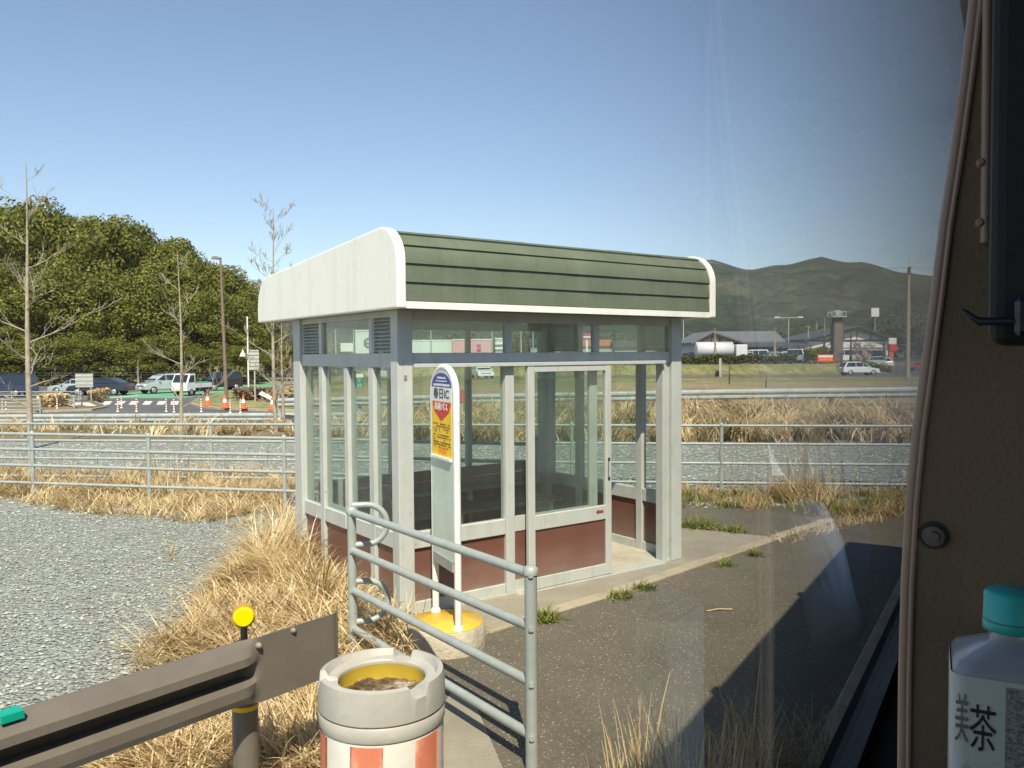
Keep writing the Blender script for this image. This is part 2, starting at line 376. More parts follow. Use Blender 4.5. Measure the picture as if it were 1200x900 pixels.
# ------------------------------------------------------------------ shelter
SO = Vector((-.847, 6.07, .02)); SA = R(35.75)
su = Vector((math.cos(SA), math.sin(SA))); sv = Vector((-su.y, su.x))
def SW(x, y, z=0): v = Vector((SO.x, SO.y)) + su * x + sv * y; return Vector((v.x, v.y, z))
slab = MB(); pts = [SW(-.22, -.60), SW(.38, -.52), SW(1.7, -.36), SW(4.55, .04), SW(4.1, .98), SW(3.35, 1.0), SW(3.3, 2.7), SW(-.3, 2.7)]
poly_sheet('apron', [(p.x, p.y) for p in pts], .02, M_conc, .05)
kp = [SW(-.22, -.60), SW(.38, -.56), SW(1.73, -.42), SW(3.2, -.18), SW(4.55, .04), SW(5.9, .25)]
ks_ = MB(); rng = random.Random(3)
for a, b in zip(kp[:-1], kp[1:]):
    n = max(1, int((b - a).length / .6))
    for i in range(n):
        p = a.lerp(b, i / n); q = a.lerp(b, (i + .985) / n); h = .02 + rng.uniform(-.004, .006)
        ks_.bar((p.x, p.y, h - .03), (q.x, q.y, h - .03), .125, .072)
tag(ks_.build('kerb', M_kerb, bevel=.012, seg=2), kind='structure')

W_, D_ = 3.05, 2.10; ZE = 2.315    # local z (slab is .02 above the ground)
S = thing('bus_shelter', 'glazed aluminium bus shelter with rounded green shingle roof and maroon lower panels', 'bus shelter', SO, SA)
def P(name, m, mat, par=None, **k): return m.build(name, mat, par if par else S, **k)
P('floor', MB().box(.02, W_ - .02, .02, D_ - .02, -.01, .015), M_floor)
# roof profile
def prof(off=0.0, z0=ZE):
    pr = [(-.27 - off, z0)]
    for k in range(11):
        a = math.pi - k * math.pi / 20; pr.append((-.02 + (.25 + off) * math.cos(a), 2.64 + (.25 + off) * math.sin(a)))
    for k in range(1, 9): t_ = k / 9; pr.append((-.02 + 2.34 * t_, 2.89 + off - .16 * t_))
    for k in range(9):
        a = math.pi / 2 - k * math.pi / 16; pr.append((2.34 + (.28 + off) * math.cos(a), 2.45 + (.28 + off) * math.sin(a)))
    pr.append((2.62 + off, z0)); return pr
roof = thing('roof', None, None); roof.parent = S
bpy.data.objects.remove(roof)
core = MB(); core.prism(prof(-.035, ZE + .03), 'x', -.08, 3.13, True)
roof = P('roof', core, M_green)
# shingle courses, each lapping the one below
cp = prof(0)[1:]; cp = [(-.27, ZE + .055)] + cp; P2 = np.array(cp); seg = np.hypot(*np.diff(P2, axis=0).T); cum = np.r_[0, np.cumsum(seg)]
def onarc(s): return np.array([np.interp(s, cum, P2[:, 0]), np.interp(s, cum, P2[:, 1])])
def nrm(s):
    a = onarc(max(s - .01, 0)); b = onarc(min(s + .01, cum[-1])); d = (b - a) / np.linalg.norm(b - a); return np.array([-d[1], d[0]])
cm = MB(); step = .133; rr = random.Random(5)
i = 0
while (i + 1) * step < cum[-1] - .1:
    s0 = i * step; s1 = s0 + step * 1.12
    xs = [-.075]; x = -.075 + rr.uniform(.1, .4)
    while x < 3.1: xs.append(x); x += .30
    xs.append(3.125)
    for xa, xb in zip(xs[:-1], xs[1:]):
        nn = 5; top = []; bot = []; jz = rr.uniform(-.001, .0018)
        for k in range(nn + 1):
            s = s0 + (s1 - s0) * k / nn; lift = .008 * (1 - k / nn) - .008 * (k / nn) + jz * (1 - k / nn)
            p = onarc(min(s, cum[-1])); q = nrm(min(s, cum[-1] - .02)); top.append(p + q * lift); bot.append(p - q * .02)
        poly = [tuple(p) for p in top] + [tuple(p) for p in reversed(bot)]
        cm.prism(poly, 'x', xa + .0006, xb - .0006)
    i += 1
P('shingles', cm, M_green, roof)
for x0, x1 in ((-.15, -.075), (3.125, 3.20)):
    e = MB(); outer = prof(.022); inner = prof(-.03, ZE)
    # solid end board with raised lip
    e.prism(prof(.02), 'x', x0, x1)
    P('end_board', e, M_white, roof, bevel=.012, seg=3)
P('fascia', MB().box(-.074, 3.124, -.285, -.262, ZE, ZE + .05), M_white, roof)
P('fascia', MB().box(-.074, 3.124, 2.612, 2.632, ZE, ZE + .05), M_white, roof)
P('soffit', MB().box(-.07, 3.12, -.255, 2.605, ZE + .012, ZE + .028), M_soffit, roof)
# posts
def post(x0, x1, y0, y1): return P('post', MB().box(x0, x1, y0, y1, 0, ZE + .01), M_frame, bevel=.006, seg=2)
post(0, .128, 0, .115); post(2.915, W_, 0, .115); post(0, .128, 1.93, D_); post(2.915, W_, 1.93, D_)
# beams at transom height
zb0, zb1 = 1.89, 2.0
P('beam', MB().box(.130, 2.913, .022, .095, zb0, zb1), M_frame, bevel=.004)
P('beam', MB().box(.130, 2.913, 2.01, 2.085, zb0, zb1), M_frame, bevel=.004)
P('beam', MB().box(.018, .092, .117, 1.928, zb0, zb1), M_frame, bevel=.004)
P('beam', MB().box(2.958, 3.032, .117, 1.928, zb0, zb1), M_frame, bevel=.004)
# top plates
P('top_plate', MB().box(.130, 2.913, .022, .075, 2.245, ZE + .008), M_frame)
P('top_plate', MB().box(.130, 2.913, 2.02, 2.075, 2.245, ZE + .008), M_frame)
P('top_plate', MB().box(.022, .075, .117, 1.928, 2.275, ZE + .008), M_frame)
P('top_plate', MB().box(2.975, 3.028, .117, 1.928, 2.275, ZE + .008), M_frame)
# mullions (below and above the beam)
def mull(axis, c, w, z0, z1, other, dep=.06):
    m = MB()
    if axis == 'x': m.box(c - w / 2, c + w / 2, other - dep / 2, other + dep / 2, z0, z1)
    else: m.box(other - dep / 2, other + dep / 2, c - w / 2, c + w / 2, z0, z1)
    return P('mullion', m, M_frame, bevel=.004)
mull('x', 1.035, .086, .0, zb0, .058, .08)
for x in (1.035, 1.99): mull('x', x, .06, zb1, 2.245, .05, .055)
for y in (.495, 1.50): mull('y', y, .085, .0, zb0, .055, .07)
mull('y', .975, .075, .66, zb0 - .002, .048, .05)
for y in (.495, 1.50): mull('y', y, .06, zb1, 2.275, .05, .055)
for y in (.495, 1.44): mull('y', y, .085, .0, zb0, 2.995, .07); mull('y', y, .06, zb1, 2.275, 2.995, .055)
for x in (1.0, 1.93): mull('x', x, .06, .0, zb0, 2.045, .06); mull('x', x, .05, zb1, 2.245, 2.045, .055)
# waist rails, bottom rails, panels and glass: bays along the walls
def bay(axis, a, b, o, inner=1, glass=True, zr=(.51, .635), bot=.10, fr=.022):
    def bx(x0, x1, d0, d1, z0, z1, ax=axis):
        return MB().box(x0, x1, o + d0, o + d1, z0, z1) if ax == 'x' else MB().box(o + d0, o + d1, x0, x1, z0, z1)
    P('rail', bx(a, b, -.032, .032, zr[0], zr[1]), M_frame, bevel=.004)
    P('rail', bx(a, b, -.028, .028, .0, bot), M_frame, bevel=.004)
    P('lower_panel', bx(a, b, -.008, .008, bot, zr[0]), M_panel)
    if glass:
        P('glass_pane', bx(a + .001, b - .001, -.003, .003, zr[1], zb0), M_glass)
bay('x', .130, .990, .058)
bay('y', .117, .451, .055); bay('y', .539, .936, .055); bay('y', 1.014, 1.456, .055); bay('y', 1.544, 1.928, .055)
bay('y', .117, .451, 2.995); bay('y', .539, 1.396, 2.995); bay('y', 1.484, 1.928, 2.995)
bay('x', .130, .968, 2.045); bay('x', 1.032, 1.898, 2.045); bay('x', 1.962, 2.913, 2.045)
# sliding window sashes on the left wall
sx = MB()
for a, b in ((.539, .936), (1.014, 1.456)):
    sx.box(.066, .088, a, b, .636, .67); sx.box(.066, .088, a, a + .03, .67, 1.86); sx.box(.066, .088, b - .03, b, .67, 1.86); sx.box(.066, .088, a, b, 1.86, 1.889)
P('window_sash', sx, M_frame)
# transom glass and louvres
for a, b in ((.130, 1.004), (1.066, 1.959), (2.021, 2.913)):
    P('transom_glass', MB().box(a, b, .046, .052, zb1, 2.245), M_glass)
for a, b in ((.130, .974), (1.026, 1.904), (1.956, 2.913)):
    P('transom_glass', MB().box(a, b, 2.042, 2.048, zb1, 2.245), M_glass)
def louvre(x, y0, y1, sgn):
    m = MB(); m.box(x - .02, x + .02, y0, y0 + .018, zb1, 2.275); m.box(x - .02, x + .02, y1 - .018, y1, zb1, 2.275)
    n = 9
    for k in range(n):
        z = zb1 + .018 + k * (.262 / n)
        m.add([(x - sgn * .020, y0 + .018, z - .004), (x - sgn * .020, y1 - .018, z - .004), (x + sgn * .018, y1 - .018, z + .020), (x + sgn * .018, y0 + .018, z + .020),
               (x - sgn * .020, y0 + .018, z - .001), (x - sgn * .020, y1 - .018, z - .001), (x + sgn * .018, y1 - .018, z + .023), (x + sgn * .018, y0 + .018, z + .023)],
              [(0, 1, 2, 3), (7, 6, 5, 4), (0, 4, 5, 1), (3, 2, 6, 7), (1, 5, 6, 2), (0, 3, 7, 4)])
    P('louvre', m, M_frame)
louvre(.05, .117, .464, 1); louvre(.05, 1.531, 1.928, 1)
louvre(2.995, .117, .464, -1); louvre(2.995, 1.471, 1.928, -1)
P('transom_glass', MB().box(.046, .052, .526, 1.469, zb1, 2.275), M_glass)
P('transom_glass', MB().box(2.992, 2.998, .526, 1.409, zb1, 2.275), M_glass)
# fixed leaf beside the opening, jamb, threshold
fl = thing('x', None, None); bpy.data.objects.remove(fl)
P('rail', MB().box(1.08, 1.94, .07, .10, .51, .635), M_frame); P('lower_panel', MB().box(1.08, 1.94, .078, .092, .10, .51), M_panel)
P('rail', MB().box(1.08, 1.94, .07, .10, .016, .10), M_frame)
P('glass_pane', MB().box(1.08, 1.94, .082, .088, .635, zb0), M_glass)
P('mullion', MB().box(1.94, 2.03, .066, .104, .016, zb0), M_frame, bevel=.003)
jb = MB()
jb.box(2.80, 2.835, .010, .10, .0, zb0); jb.box(2.838, 2.872, .022, .09, .0, zb0); jb.box(2.875, 2.913, .034, .085, .0, zb0)
P('door_jamb', jb, M_frame, bevel=.003)
th = MB(); th.box(1.08, 2.80, -.03, .11, -.012, .006)
for y in (-.022, .012, .045, .08): th.box(1.08, 2.80, y, y + .008, .006, .018)
P('threshold', th, M_frame)
# sliding door
dr = P('sliding_door', MB().box(1.185, 1.255, -.030, .012, .018, zb0 - .004).box(2.045, 2.112, -.030, .012, .018, zb0 - .004)
       .box(1.255, 2.045, -.028, .010, .018, .115).box(1.255, 2.045, -.028, .010, .515, .640).box(1.255, 2.045, -.028, .010, 1.835, zb0 - .004), M_frame, bevel=.004)
P('door_panel', MB().box(1.256, 2.044, -.014, .000, .116, .514), M_panel, dr)
P('door_glass', MB().box(1.256, 2.044, -.011, -.006, .641, 1.834), M_glass, dr)
hn = MB(); hn.box(2.068, 2.090, -.034, -.029, .86, 1.06); P('handle', hn, M_black, dr)
hb_ = MB(); hb_.box(2.072, 2.086, -.037, -.033, .89, 1.03); P('handle_grip', hb_, M_frame, dr)
ar = MB(); ar.prism([(1.925, .590), (1.955, .612), (1.955, .600), (2.010, .600), (2.010, .578), (1.955, .578), (1.955, .567)], 'y', -.031, -.028)
P('arrow_sticker', ar, plain('arrow_maroon', (.22, .05, .03), .5), dr)
P('head_track', MB().box(.13, 2.80, -.036, .020, zb0 - .002, zb0 + .028), M_frame, bevel=.003)
# small plates and screws on the near post
P('post_plate', MB().box(.052, .076, -.006, -.0005, 1.80, 1.835), M_bolt)
for z in (2.10, 2.20):
    for x in (.035, .085): P('screw', MB().box(x, x + .02, -.004, -.0005, z, z + .004), M_bolt)
# conduit on the soffit
P('soffit_stain', MB().box(.95, 1.35, 1.0, 1.012, ZE - .002, ZE + .01), plain('rusty_conduit', (.25, .08, .04), .7), roof)
P('red_sticker', MB().box(2.952, 2.9585, 1.40, 1.48, 1.72, 1.84), plain('faded_pink_red', (.50, .10, .10), .6))
# bench inside
B = thing('wooden_bench', 'dark weathered wooden bench with a backrest along the rear wall inside the shelter', 'bench', SW(1.45, 1.7, .035), SA)
for k in range(3): MB().box(-1.28, 1.33, -.27 + k * .155, -.125 + k * .155, .385, .42).build('seat', M_wood, B, bevel=.006)
for k in range(2): MB().box(-1.28, 1.33, .235, .262, .56 + k * .11, .665 + k * .11).build('backrest', M_wood, B, bevel=.005)
for x in (-1.1, 0.0, 1.15):
    MB().box(x, x + .05, -.22, .22, .0, .383).build('leg', M_frame, B, bevel=.004)
    MB().box(x, x + .05, .205, .233, .36, .78).build('back_support', M_frame, B)

# ------------------------------------------------------------------ text helper
def text_mesh(name, s, size, mat, parent=None, M=None, ext=.0006, ax='CENTER', sx=1.0, bold=0.0):
    cu = bpy.data.curves.new(name, 'FONT'); cu.body = s; cu.size = size; cu.align_x = ax; cu.align_y = 'CENTER'; cu.extrude = ext; cu.offset = bold
    cu.resolution_u = 3
    o = bpy.data.objects.new(name, cu); col.objects.link(o); bpy.context.view_layer.update()
    dg = bpy.context.evaluated_depsgraph_get(); me = bpy.data.meshes.new_from_object(o.evaluated_get(dg)); bpy.data.objects.remove(o)
    me.transform(Matrix.Diagonal((sx, 1, 1, 1)))
    if M is not None: me.transform(M)
    me.materials.clear(); me.materials.append(mat); n = bpy.data.objects.new(name, me); return link(n, parent)

# ------------------------------------------------------------------ bus stop sign
pl_ = Vector((-.552, 5.757)); pr_ = Vector((-.366, 5.366)); wdir = (pr_ - pl_).normalized(); wid = (pr_ - pl_).length
ctr = (pl_ + pr_) / 2; sa = math.atan2(wdir.y, wdir.x)
T = thing('bus_stop_sign', 'tall narrow arched bus stop sign board in white frame with blue and yellow plates', 'bus stop sign', (ctr.x, ctr.y, 0.0), sa)
h = wid / 2
prb = [(.262, -.02), (.272, .03), (.268, .12), (.255, .165), (.245, .178), (0, .18)]
base = MB().lathe(prb, 40).build('concrete_base', plain('painted_concrete', (.50, .46, .36), .9, var=.3, sc=6, bump=.01, bs=30, dirt=((.25, .17, .1), .7)), T)
MB().lathe([(.250, .176), (.248, .183), (.0, .184)], 40).build('painted_top', M_yellow, base)
def arch(hh, z0, z1, n=16):      # arch outline, half width hh, from z0 to the crown z1
    r = hh; ry = min(r * .80, (z1 - z0) * .96); zc = z1 - ry; pts = [(-hh, z0)]
    for k in range(n + 1):
        a = math.pi - k * math.pi / n; pts.append((r * math.cos(a), zc + ry * math.sin(a)))
    pts.append((hh, z0)); return pts
fr = MB(); pts = arch(h, .17, 1.92)
fr.tube([(x, 0, z) for x, z in pts], .024, 10); P_frame = fr.build('frame', M_signwhite, T)
bd = MB().prism(arch(h - .012, .63, 1.90), 'y', -.022, .022).build('board', M_signgreen, T)
# text plane: x = local x, y = up, facing local -y
TM = Matrix(((1, 0, 0, 0), (0, 0, -1, 0), (0, 1, 0, 0), (0, 0, 0, 1)))
def pos(x, z, y=-.026): return Matrix.Translation((x, y, z)) @ TM
def plate(name, poly, mat, y0=-.0245, y1=-.021): return MB().prism(poly, 'y', y0, y1).build(name, mat, bd)
hw = h - .03
top = [p for p in arch(hw, 1.785, 1.882)]
b1 = plate('blue_plate', top, M_blue)
rg = random.Random(6)
for z, hh_, x0_, x1_ in ((1.848, .016, -.075, .075), (1.826, .010, -.10, .10), (1.800, .018, -.150, .150)):
    ln = MB(); x = x0_
    while x < x1_:
        w = rg.uniform(.012, .024); ln.box(x, x + w, -.0262, -.0244, z - hh_ / 2 + rg.uniform(0, .003), z + hh_ / 2 - rg.uniform(0, .003)); x += w + rg.uniform(.002, .005)
    ln.build('white_print', M_fadeblue, b1)
b2 = plate('name_plate', [(-hw, 1.688), (hw, 1.688), (hw, 1.783), (-hw, 1.783)], M_plainwhite)
text_mesh('lettering', '春日IC', .078, M_ink, b2, pos(0, 1.737), sx=1.30, bold=.0006)
b3 = plate('yellow_plate', [(-hw, 1.318), (hw, 1.318), (hw, 1.686), (-hw, 1.686)], M_yel2)
MB().prism([(-hw + .02, 1.684), (hw - .01, 1.684), (hw - .04, 1.62), (.0, 1.555), (-hw + .05, 1.62)], 'y', -.0262, -.0244).build('red_shield', M_red, b3)
text_mesh('lettering', '高速バス', .056, M_plainwhite, b3, pos(.0, 1.648, -.0275), sx=1.15, bold=.001)
rg = random.Random(11); ln = MB()
for blk, zt in ((4, 1.53), (4, 1.455), (3, 1.405)):
    for k in range(blk):
        z = zt - k * .017; x = -hw + .03
        while x < hw - .03:
            w = rg.uniform(.008, .02)
            if rg.random() < (.8 if k < 2 else .45): ln.box(x, x + w, -.0262, -.0244, z, z + .007)
            x += w + rg.uniform(.004, .012)
ln.build('small_print', M_ink, b3)
ln = MB()
for k in range(3):
    x = -.06
    while x < .09: w = rg.uniform(.01, .02); ln.box(x, x + w, -.0262, -.0244, 1.368 - k * .018, 1.379 - k * .018); x += w + .006
ln.build('small_print', M_orange, b3)
MB().box(-hw, hw, -.04, -.0215, 1.296, 1.314).build('ledge', M_signwhite, bd)
MB().box(-h + .03, h - .03, -.028, .028, .56, .63).build('counterweight_plate', plain('weathered_grey', (.33, .34, .32), .6, dirt=((.2, .15, .1), .5)), T)
for x in (-h, h): MB().lathe([(.034, .17), (.034, .20), (.026, .215)], 12, (x, 0, 0)).build('foot', M_signwhite, T)

# ------------------------------------------------------------------ pipe railing near the camera
def pipe_fence(name, label, posts, rails, rp, rr_, htop, cat='railing', cap=True, group=None, over=0.0, zs=None):
    o = Vector((posts[0][0], posts[0][1], gz(*posts[0]) if zs is None else zs))
    t = thing(name, label, cat, o, 0, group)
    G = lambda p: Vector((p[0], p[1], (gz(*p) if zs is None else zs))) - o
    for p in posts:
        g = G(p); m = MB(); m.tube([g + Vector((0, 0, -.05)), g + Vector((0, 0, htop))], rp, 12)
        if cap: m.lathe([(rp * 1.18, htop - .03), (rp * 1.2, htop), (rp * .7, htop + .012), (0, htop + .014)], 12, g)
        for z in rails: m.tube([g + Vector((0, -rp * 1.3, z)), g + Vector((0, rp * 1.3, z))], rp * .45, 6)
        m.build('post', M_pipe, t)
    for z in rails:
        pts = [G(p) + Vector((0, 0, z)) for p in posts]
        if over:
            d = (pts[-1] - pts[-2]).normalized(); pts.append(pts[-1] + d * over); d = (pts[0] - pts[1]).normalized(); pts.insert(0, pts[0] + d * over)
        MB().tube(pts, rr_, 10).build('rail', M_pipe, t)
    return t
near = pipe_fence('pipe_railing', 'galvanised four-rail pipe railing crossing in front of the bus stop sign', [(.082, 3.84), (-1.07, 5.40)], [.965, .710, .444, .187], .030, .0245, .992)
q = Vector((-1.07, 5.40, 0)) - near.location
for zt, zb in ((1.01, .745), (.50, .23)):
    d = Vector((.97, .22, 0)); pts = [q + Vector((0, 0, zt))]
    r = (zt - zb) / 2
    for k in range(13):
        a = math.pi / 2 - k * math.pi / 12; pts.append(q + d * (.10 + r * 1.0 * math.cos(a)) + Vector((0, 0, (zt + zb) / 2 + r * math.sin(a))))
    pts.append(q + Vector((0, 0, zb)))
    MB().tube(pts, .021, 10).build('end_loop', M_pipe, near)

# ------------------------------------------------------------------ brown guardrail in the near left corner
g0 = Vector((-3.1, 1.07)); g1 = Vector((-.795, 3.872)); gd = (g1 - g0).normalized(); gn = Vector((gd.y, -gd.x))   # gn: towards the road
L_ = (g1 - g0).length
G = thing('guardrail', 'dark brown painted guardrail with a flared flat end beside the striped drum', 'guardrail', (g0.x, g0.y, 0), math.atan2(gd.y, gd.x))
# local: x along, -y faces the road
zc = .665; Hh = .137
def beamprof(f):    # f = 1 full corrugation, 0 flat
    b = [(-1.0, -.018), (-.93, -.036), (-.84, -.052), (-.62, -.078), (-.30, -.080), (-.16, .0), (.20, .0), (.34, -.080), (.58, -.078), (.80, -.050), (.92, -.034), (1.0, -.012)]
    return [(z, y * f - .045 * (1 - f) if True else 0) for z, y in b]
def smst(a, b, x): t = min(1, max(0, (x - a) / (b - a))); return t * t * (3 - 2 * t)
xs = list(np.linspace(0, L_ - .64, 20)) + list(np.linspace(L_ - .62, L_ + .0, 40))
V = []; rows = []
for x in xs:
    f = 1 - smst(L_ - .60, L_ - .50, x); curl = smst(L_ - .12, L_ + .03, x); sc = 1 + .04 * smst(L_ - .6, L_ - .45, x)
    rows.append([(x - .035 * curl, y + .085 * curl, zc + z * Hh * sc) for z, y in beamprof(f)])
n = 12; vs = []; fs = []
for r in rows: vs += r
for r in rows: vs += [(x, y + .006, z) for x, y, z in r]
m_ = len(rows) * n
for i in range(len(rows) - 1):
    for k in range(n - 1):
        a = i * n + k; fs.append((a, a + 1, a + n + 1, a + n)); fs.append((m_ + a + n, m_ + a + n + 1, m_ + a + 1, m_ + a))
    a = i * n; fs.append((a, a + n, m_ + a + n, m_ + a)); a = i * n + n - 1; fs.append((a + n, a, m_ + a, m_ + a + n))
a = (len(rows) - 1) * n
for k in range(n - 1): fs.append((a + k, a + k + 1, m_ + a + k + 1, m_ + a + k))
m = MB(); m.add(vs, fs, True); bm_o = m.build('beam', M_brown, G)
em = bm_o.modifiers.new('edge', 'EDGE_SPLIT'); em.split_angle = R(28)
for xx in (L_ - .52, 1.2):
    pz = MB(); pz.tube([(xx + .03, .105, -.1), (xx + .03, .105, .60)], .056, 20); pz.build('post', M_brown, G)
    MB().tube([(xx + .03, .105, .60), (xx + .03, .105, .74)], .058, 20).build('post_cap', M_black, G)
    MB().tube([(xx + .03, .105, .455), (xx + .03, .105, .475)], .0585, 20).build('yellow_band', M_yel2, G)
for xx, zz, yy in ((L_ - .52, .775, -.060), (L_ - .34, .79, -.050)):
    MB().tube([(xx, yy + .01, zz), (xx, yy - .004, zz), (xx, yy - .011, zz)], [.014, .012, .005], 12).build('bolt', plain('painted_bolt', (.26, .22, .18), .4), G)
dl = MB(); c = Vector((L_ - .535, .03, .885)); fdir = (Vector((0, 0, EYE)) - Vector((g0.x + gd.x * c.x, g0.y + gd.y * c.x, c.z)))
fl_ = Vector((fdir.x * gd.x + fdir.y * gd.y, -(fdir.x * gn.x + fdir.y * gn.y), 0)).normalized()
dl.tube([c - fl_ * .012, c + fl_ * .010, c + fl_ * .016], [.044, .044, .036], 28); dsk = dl.build('reflector', M_refl, G)
dl = MB(); dl.tube([c - fl_ * .014, c - fl_ * .002, c + fl_ * .004], [.049, .049, .047], 28); MB().tube([c + Vector((0, 0, -.10)), c + Vector((0, 0, -.045))], .015, 8).build('reflector_stem', M_black, G)
dl.build('reflector_housing', plain('reflector_rim', (.55, .26, .01), .4), G)
MB().box(L_ - 1.50, L_ - 1.43, -.062, -.0, .786, .812).build('reflective_tape', M_teal, G)

# ------------------------------------------------------------------ crash drum
Dm = thing('crash_drum', 'open-topped grey rimmed crash drum with red and white stripes and rubbish inside', 'drum', (-.572, 3.5, 0), R(-60))
MB().lathe([(.268, .440), (.270, .445), (.270, .497), (.262, .5035)], 48).build('upper_band', M_drum, Dm)
MB().lathe([(.255, 0), (.262, .02), (.262, .46)], 48).build('body', plain('drum_white', (.80, .79, .73), .45, dirt=((.4, .35, .28), .5)), Dm)
cap = MB(); vs = []; fs = []; n = 96
def notch(a):
    for c_ in (0.25, 2.35, 4.45):
        d = abs((a - c_ + math.pi) % (2 * math.pi) - math.pi)
        if d < .17: return 1.0
    return 0.0
prc = [(.262, .503), (.272, .512), (.272, .600), (.264, .645), (.243, .650), (.228, .622), (.194, .618), (.187, .610), (.185, .58), (.185, .50)]
for i, (r, z) in enumerate(prc):
    for k in range(n):
        a = 2 * math.pi * k / n; zz = z
        if notch(a) and z > .606: zz = .606 + (z - .606) * .08
        vs.append((r * math.cos(a), r * math.sin(a), zz))
for i in range(len(prc) - 1):
    for k in range(n): fs.append((i * n + k, i * n + (k + 1) % n, (i + 1) * n + (k + 1) % n, (i + 1) * n + k))
cap.add(vs, fs, True); co = cap.build('rim', M_drum, Dm); em = co.modifiers.new('edge', 'EDGE_SPLIT'); em.split_angle = R(30)
MB().lathe([(.1845, .60), (.1845, .36), (.0, .36)], 40).build('inner_wall', plain('drum_inner_yellow', (.42, .30, .03), .5), Dm)
for k in range(6):
    a0 = k * math.pi / 3 + .12; a1 = a0 + math.pi / 6 * 1.0; m = MB(); nn = 8; vs = []; fs = []
    for z in (.03, .425):
        for rr2 in (.2625, .2645):
            for j in range(nn + 1):
                a = a0 + (a1 - a0) * j / nn + (z - .03) * .12; vs.append((rr2 * math.cos(a), rr2 * math.sin(a), z))
    q_ = nn + 1
    for j in range(nn): fs += [(q_ + j, q_ + j + 1, 3 * q_ + j + 1, 3 * q_ + j)]
    fs.append((0, q_, 3 * q_, 2 * q_)); fs.append((nn, q_ + nn, 3 * q_ + nn, 2 * q_ + nn))
    m.add(vs, fs, True); m.build('stripe', plain('drum_red', (.68, .22, .13), .45, dirt=((.80, .70, .60), 1.0)), Dm, fix=False)
# crumpled rubbish
rg = random.Random(4); tr = MB(); N = 26; vs = []; fs = []
rs_ = np.random.RandomState(2)
for i in range(N):
    for j in range(N):
        x = -.15 + .3 * i / (N - 1); y = -.15 + .3 * j / (N - 1); r = math.hypot(x, y)
        if r > .150: x *= .150 / r; y *= .150 / r
        vs.append((x * 1.22, y * 1.22, .538 + .009 * math.sin(43 * x + 3 * math.sin(31 * y)) * math.cos(37 * y + 2 * math.sin(50 * x)) + rs_.uniform(-.002, .002)))
for i in range(N - 1):
    for j in range(N - 1): fs.append((i * N + j, (i + 1) * N + j, (i + 1) * N + j + 1, i * N + j + 1))
tr.add(vs, fs, False)
t = NT('rubbish'); c = t.ramp(t.noise(14, 5, .6), [(.35, (.03, .025, .015)), (.5, (.16, .10, .06)), (.58, (.34, .30, .24)), (.72, (.62, .64, .56))]); t.col(c); t.rough(.3)
o = tr.build('rubbish', t.m); o.location = Dm.location; tag(o, 'crumpled pale plastic and leaves filling the open drum', 'rubbish')

# ------------------------------------------------------------------ the bus the photo is taken from
BA = math.atan2(.852, .5236)
BUS = thing('bus', 'bus interior edge seen from a window seat, brown padded panel and window pane', 'bus', (0, 0, .02), BA)
BUS['label'] = 'bus the view is taken from, with brown panel and large window pane'
M_int = plain('bus_interior_brown', (.165, .118, .070), .85, var=.12, sc=3, bump=.001, bs=300)
M_edge = plain('bus_edge_trim', (.34, .225, .165), .4, var=.03)
M_dark = plain('bus_dark_plastic', (.012, .012, .011), .8, spec=.15)
M_body = plain('bus_body_paint', (.45, .46, .48), .35)
WB = .10
bp = lambda name, m, mat, **k: m.build(name, mat, BUS, **k)
bp('side_wall', MB().box(-4.5, 7.4, WB + .012, WB + .022, .25, 1.668), M_dark)
bp('side_wall', MB().box(-4.5, 7.4, -2.36, -2.30, .25, 1.60), M_body)
bp('roof', MB().prism([(WB + .012, 2.735), (WB + .012, 2.765), (WB - .05, 2.80), (-2.25, 2.80), (-2.36, 2.74), (-2.36, 2.60), (-2.31, 2.60), (-2.2, 2.745), (WB - .06, 2.745)], 'x', -4.5, 7.4), M_body)
bp('floor', MB().box(-4.49, 7.39, -2.29, WB + .01, .85, .90), M_dark)
bp('rear_wall', MB().box(-4.5, -4.45, -2.29, WB + .01, .30, 2.73), M_body)
bp('blanked_front', MB().box(7.35, 7.4, -2.29, WB + .01, .30, 2.744), M_body)  # unseen front, windscreen area closed so no sky reflects in the pane
bp('inner_lining', MB().box(-4.4, 7.3, .060, WB + .011, .9, 1.668), M_dark)
bp('window_ledge', MB().box(-4.4, .55, -.10, .058, 1.60, 1.625), plain('ledge_grey', (.020, .021, .020), .8, spec=.15))
bp('window_gasket', MB().box(-4.4, 7.3, WB - .006, WB + .011, 1.669, 1.680), M_black)
for x in (-1.55, 2.95, 5.2): bp('pillar', MB().box(x, x + .09, WB - .03, WB + .055, 1.673, 2.744), M_dark)
bp('side_wall', MB().box(-1.2, 4.2, -2.36, -2.305, 1.601, 2.598), M_dark)  # unseen panel added over the far windows, keeps their reflection off the pane
for x in (-2.5, 5.2): bp('pillar', MB().box(x, x + .10, -2.36, -2.31, 1.6, 2.60), M_dark)
pane = MB(); pane.add([(-1.46, WB, 1.675), (2.94, WB, 1.675), (2.94, WB, 2.744), (-1.46, WB, 2.744)], [(0, 1, 2, 3)]); bp('window_pane', pane, M_busglass)
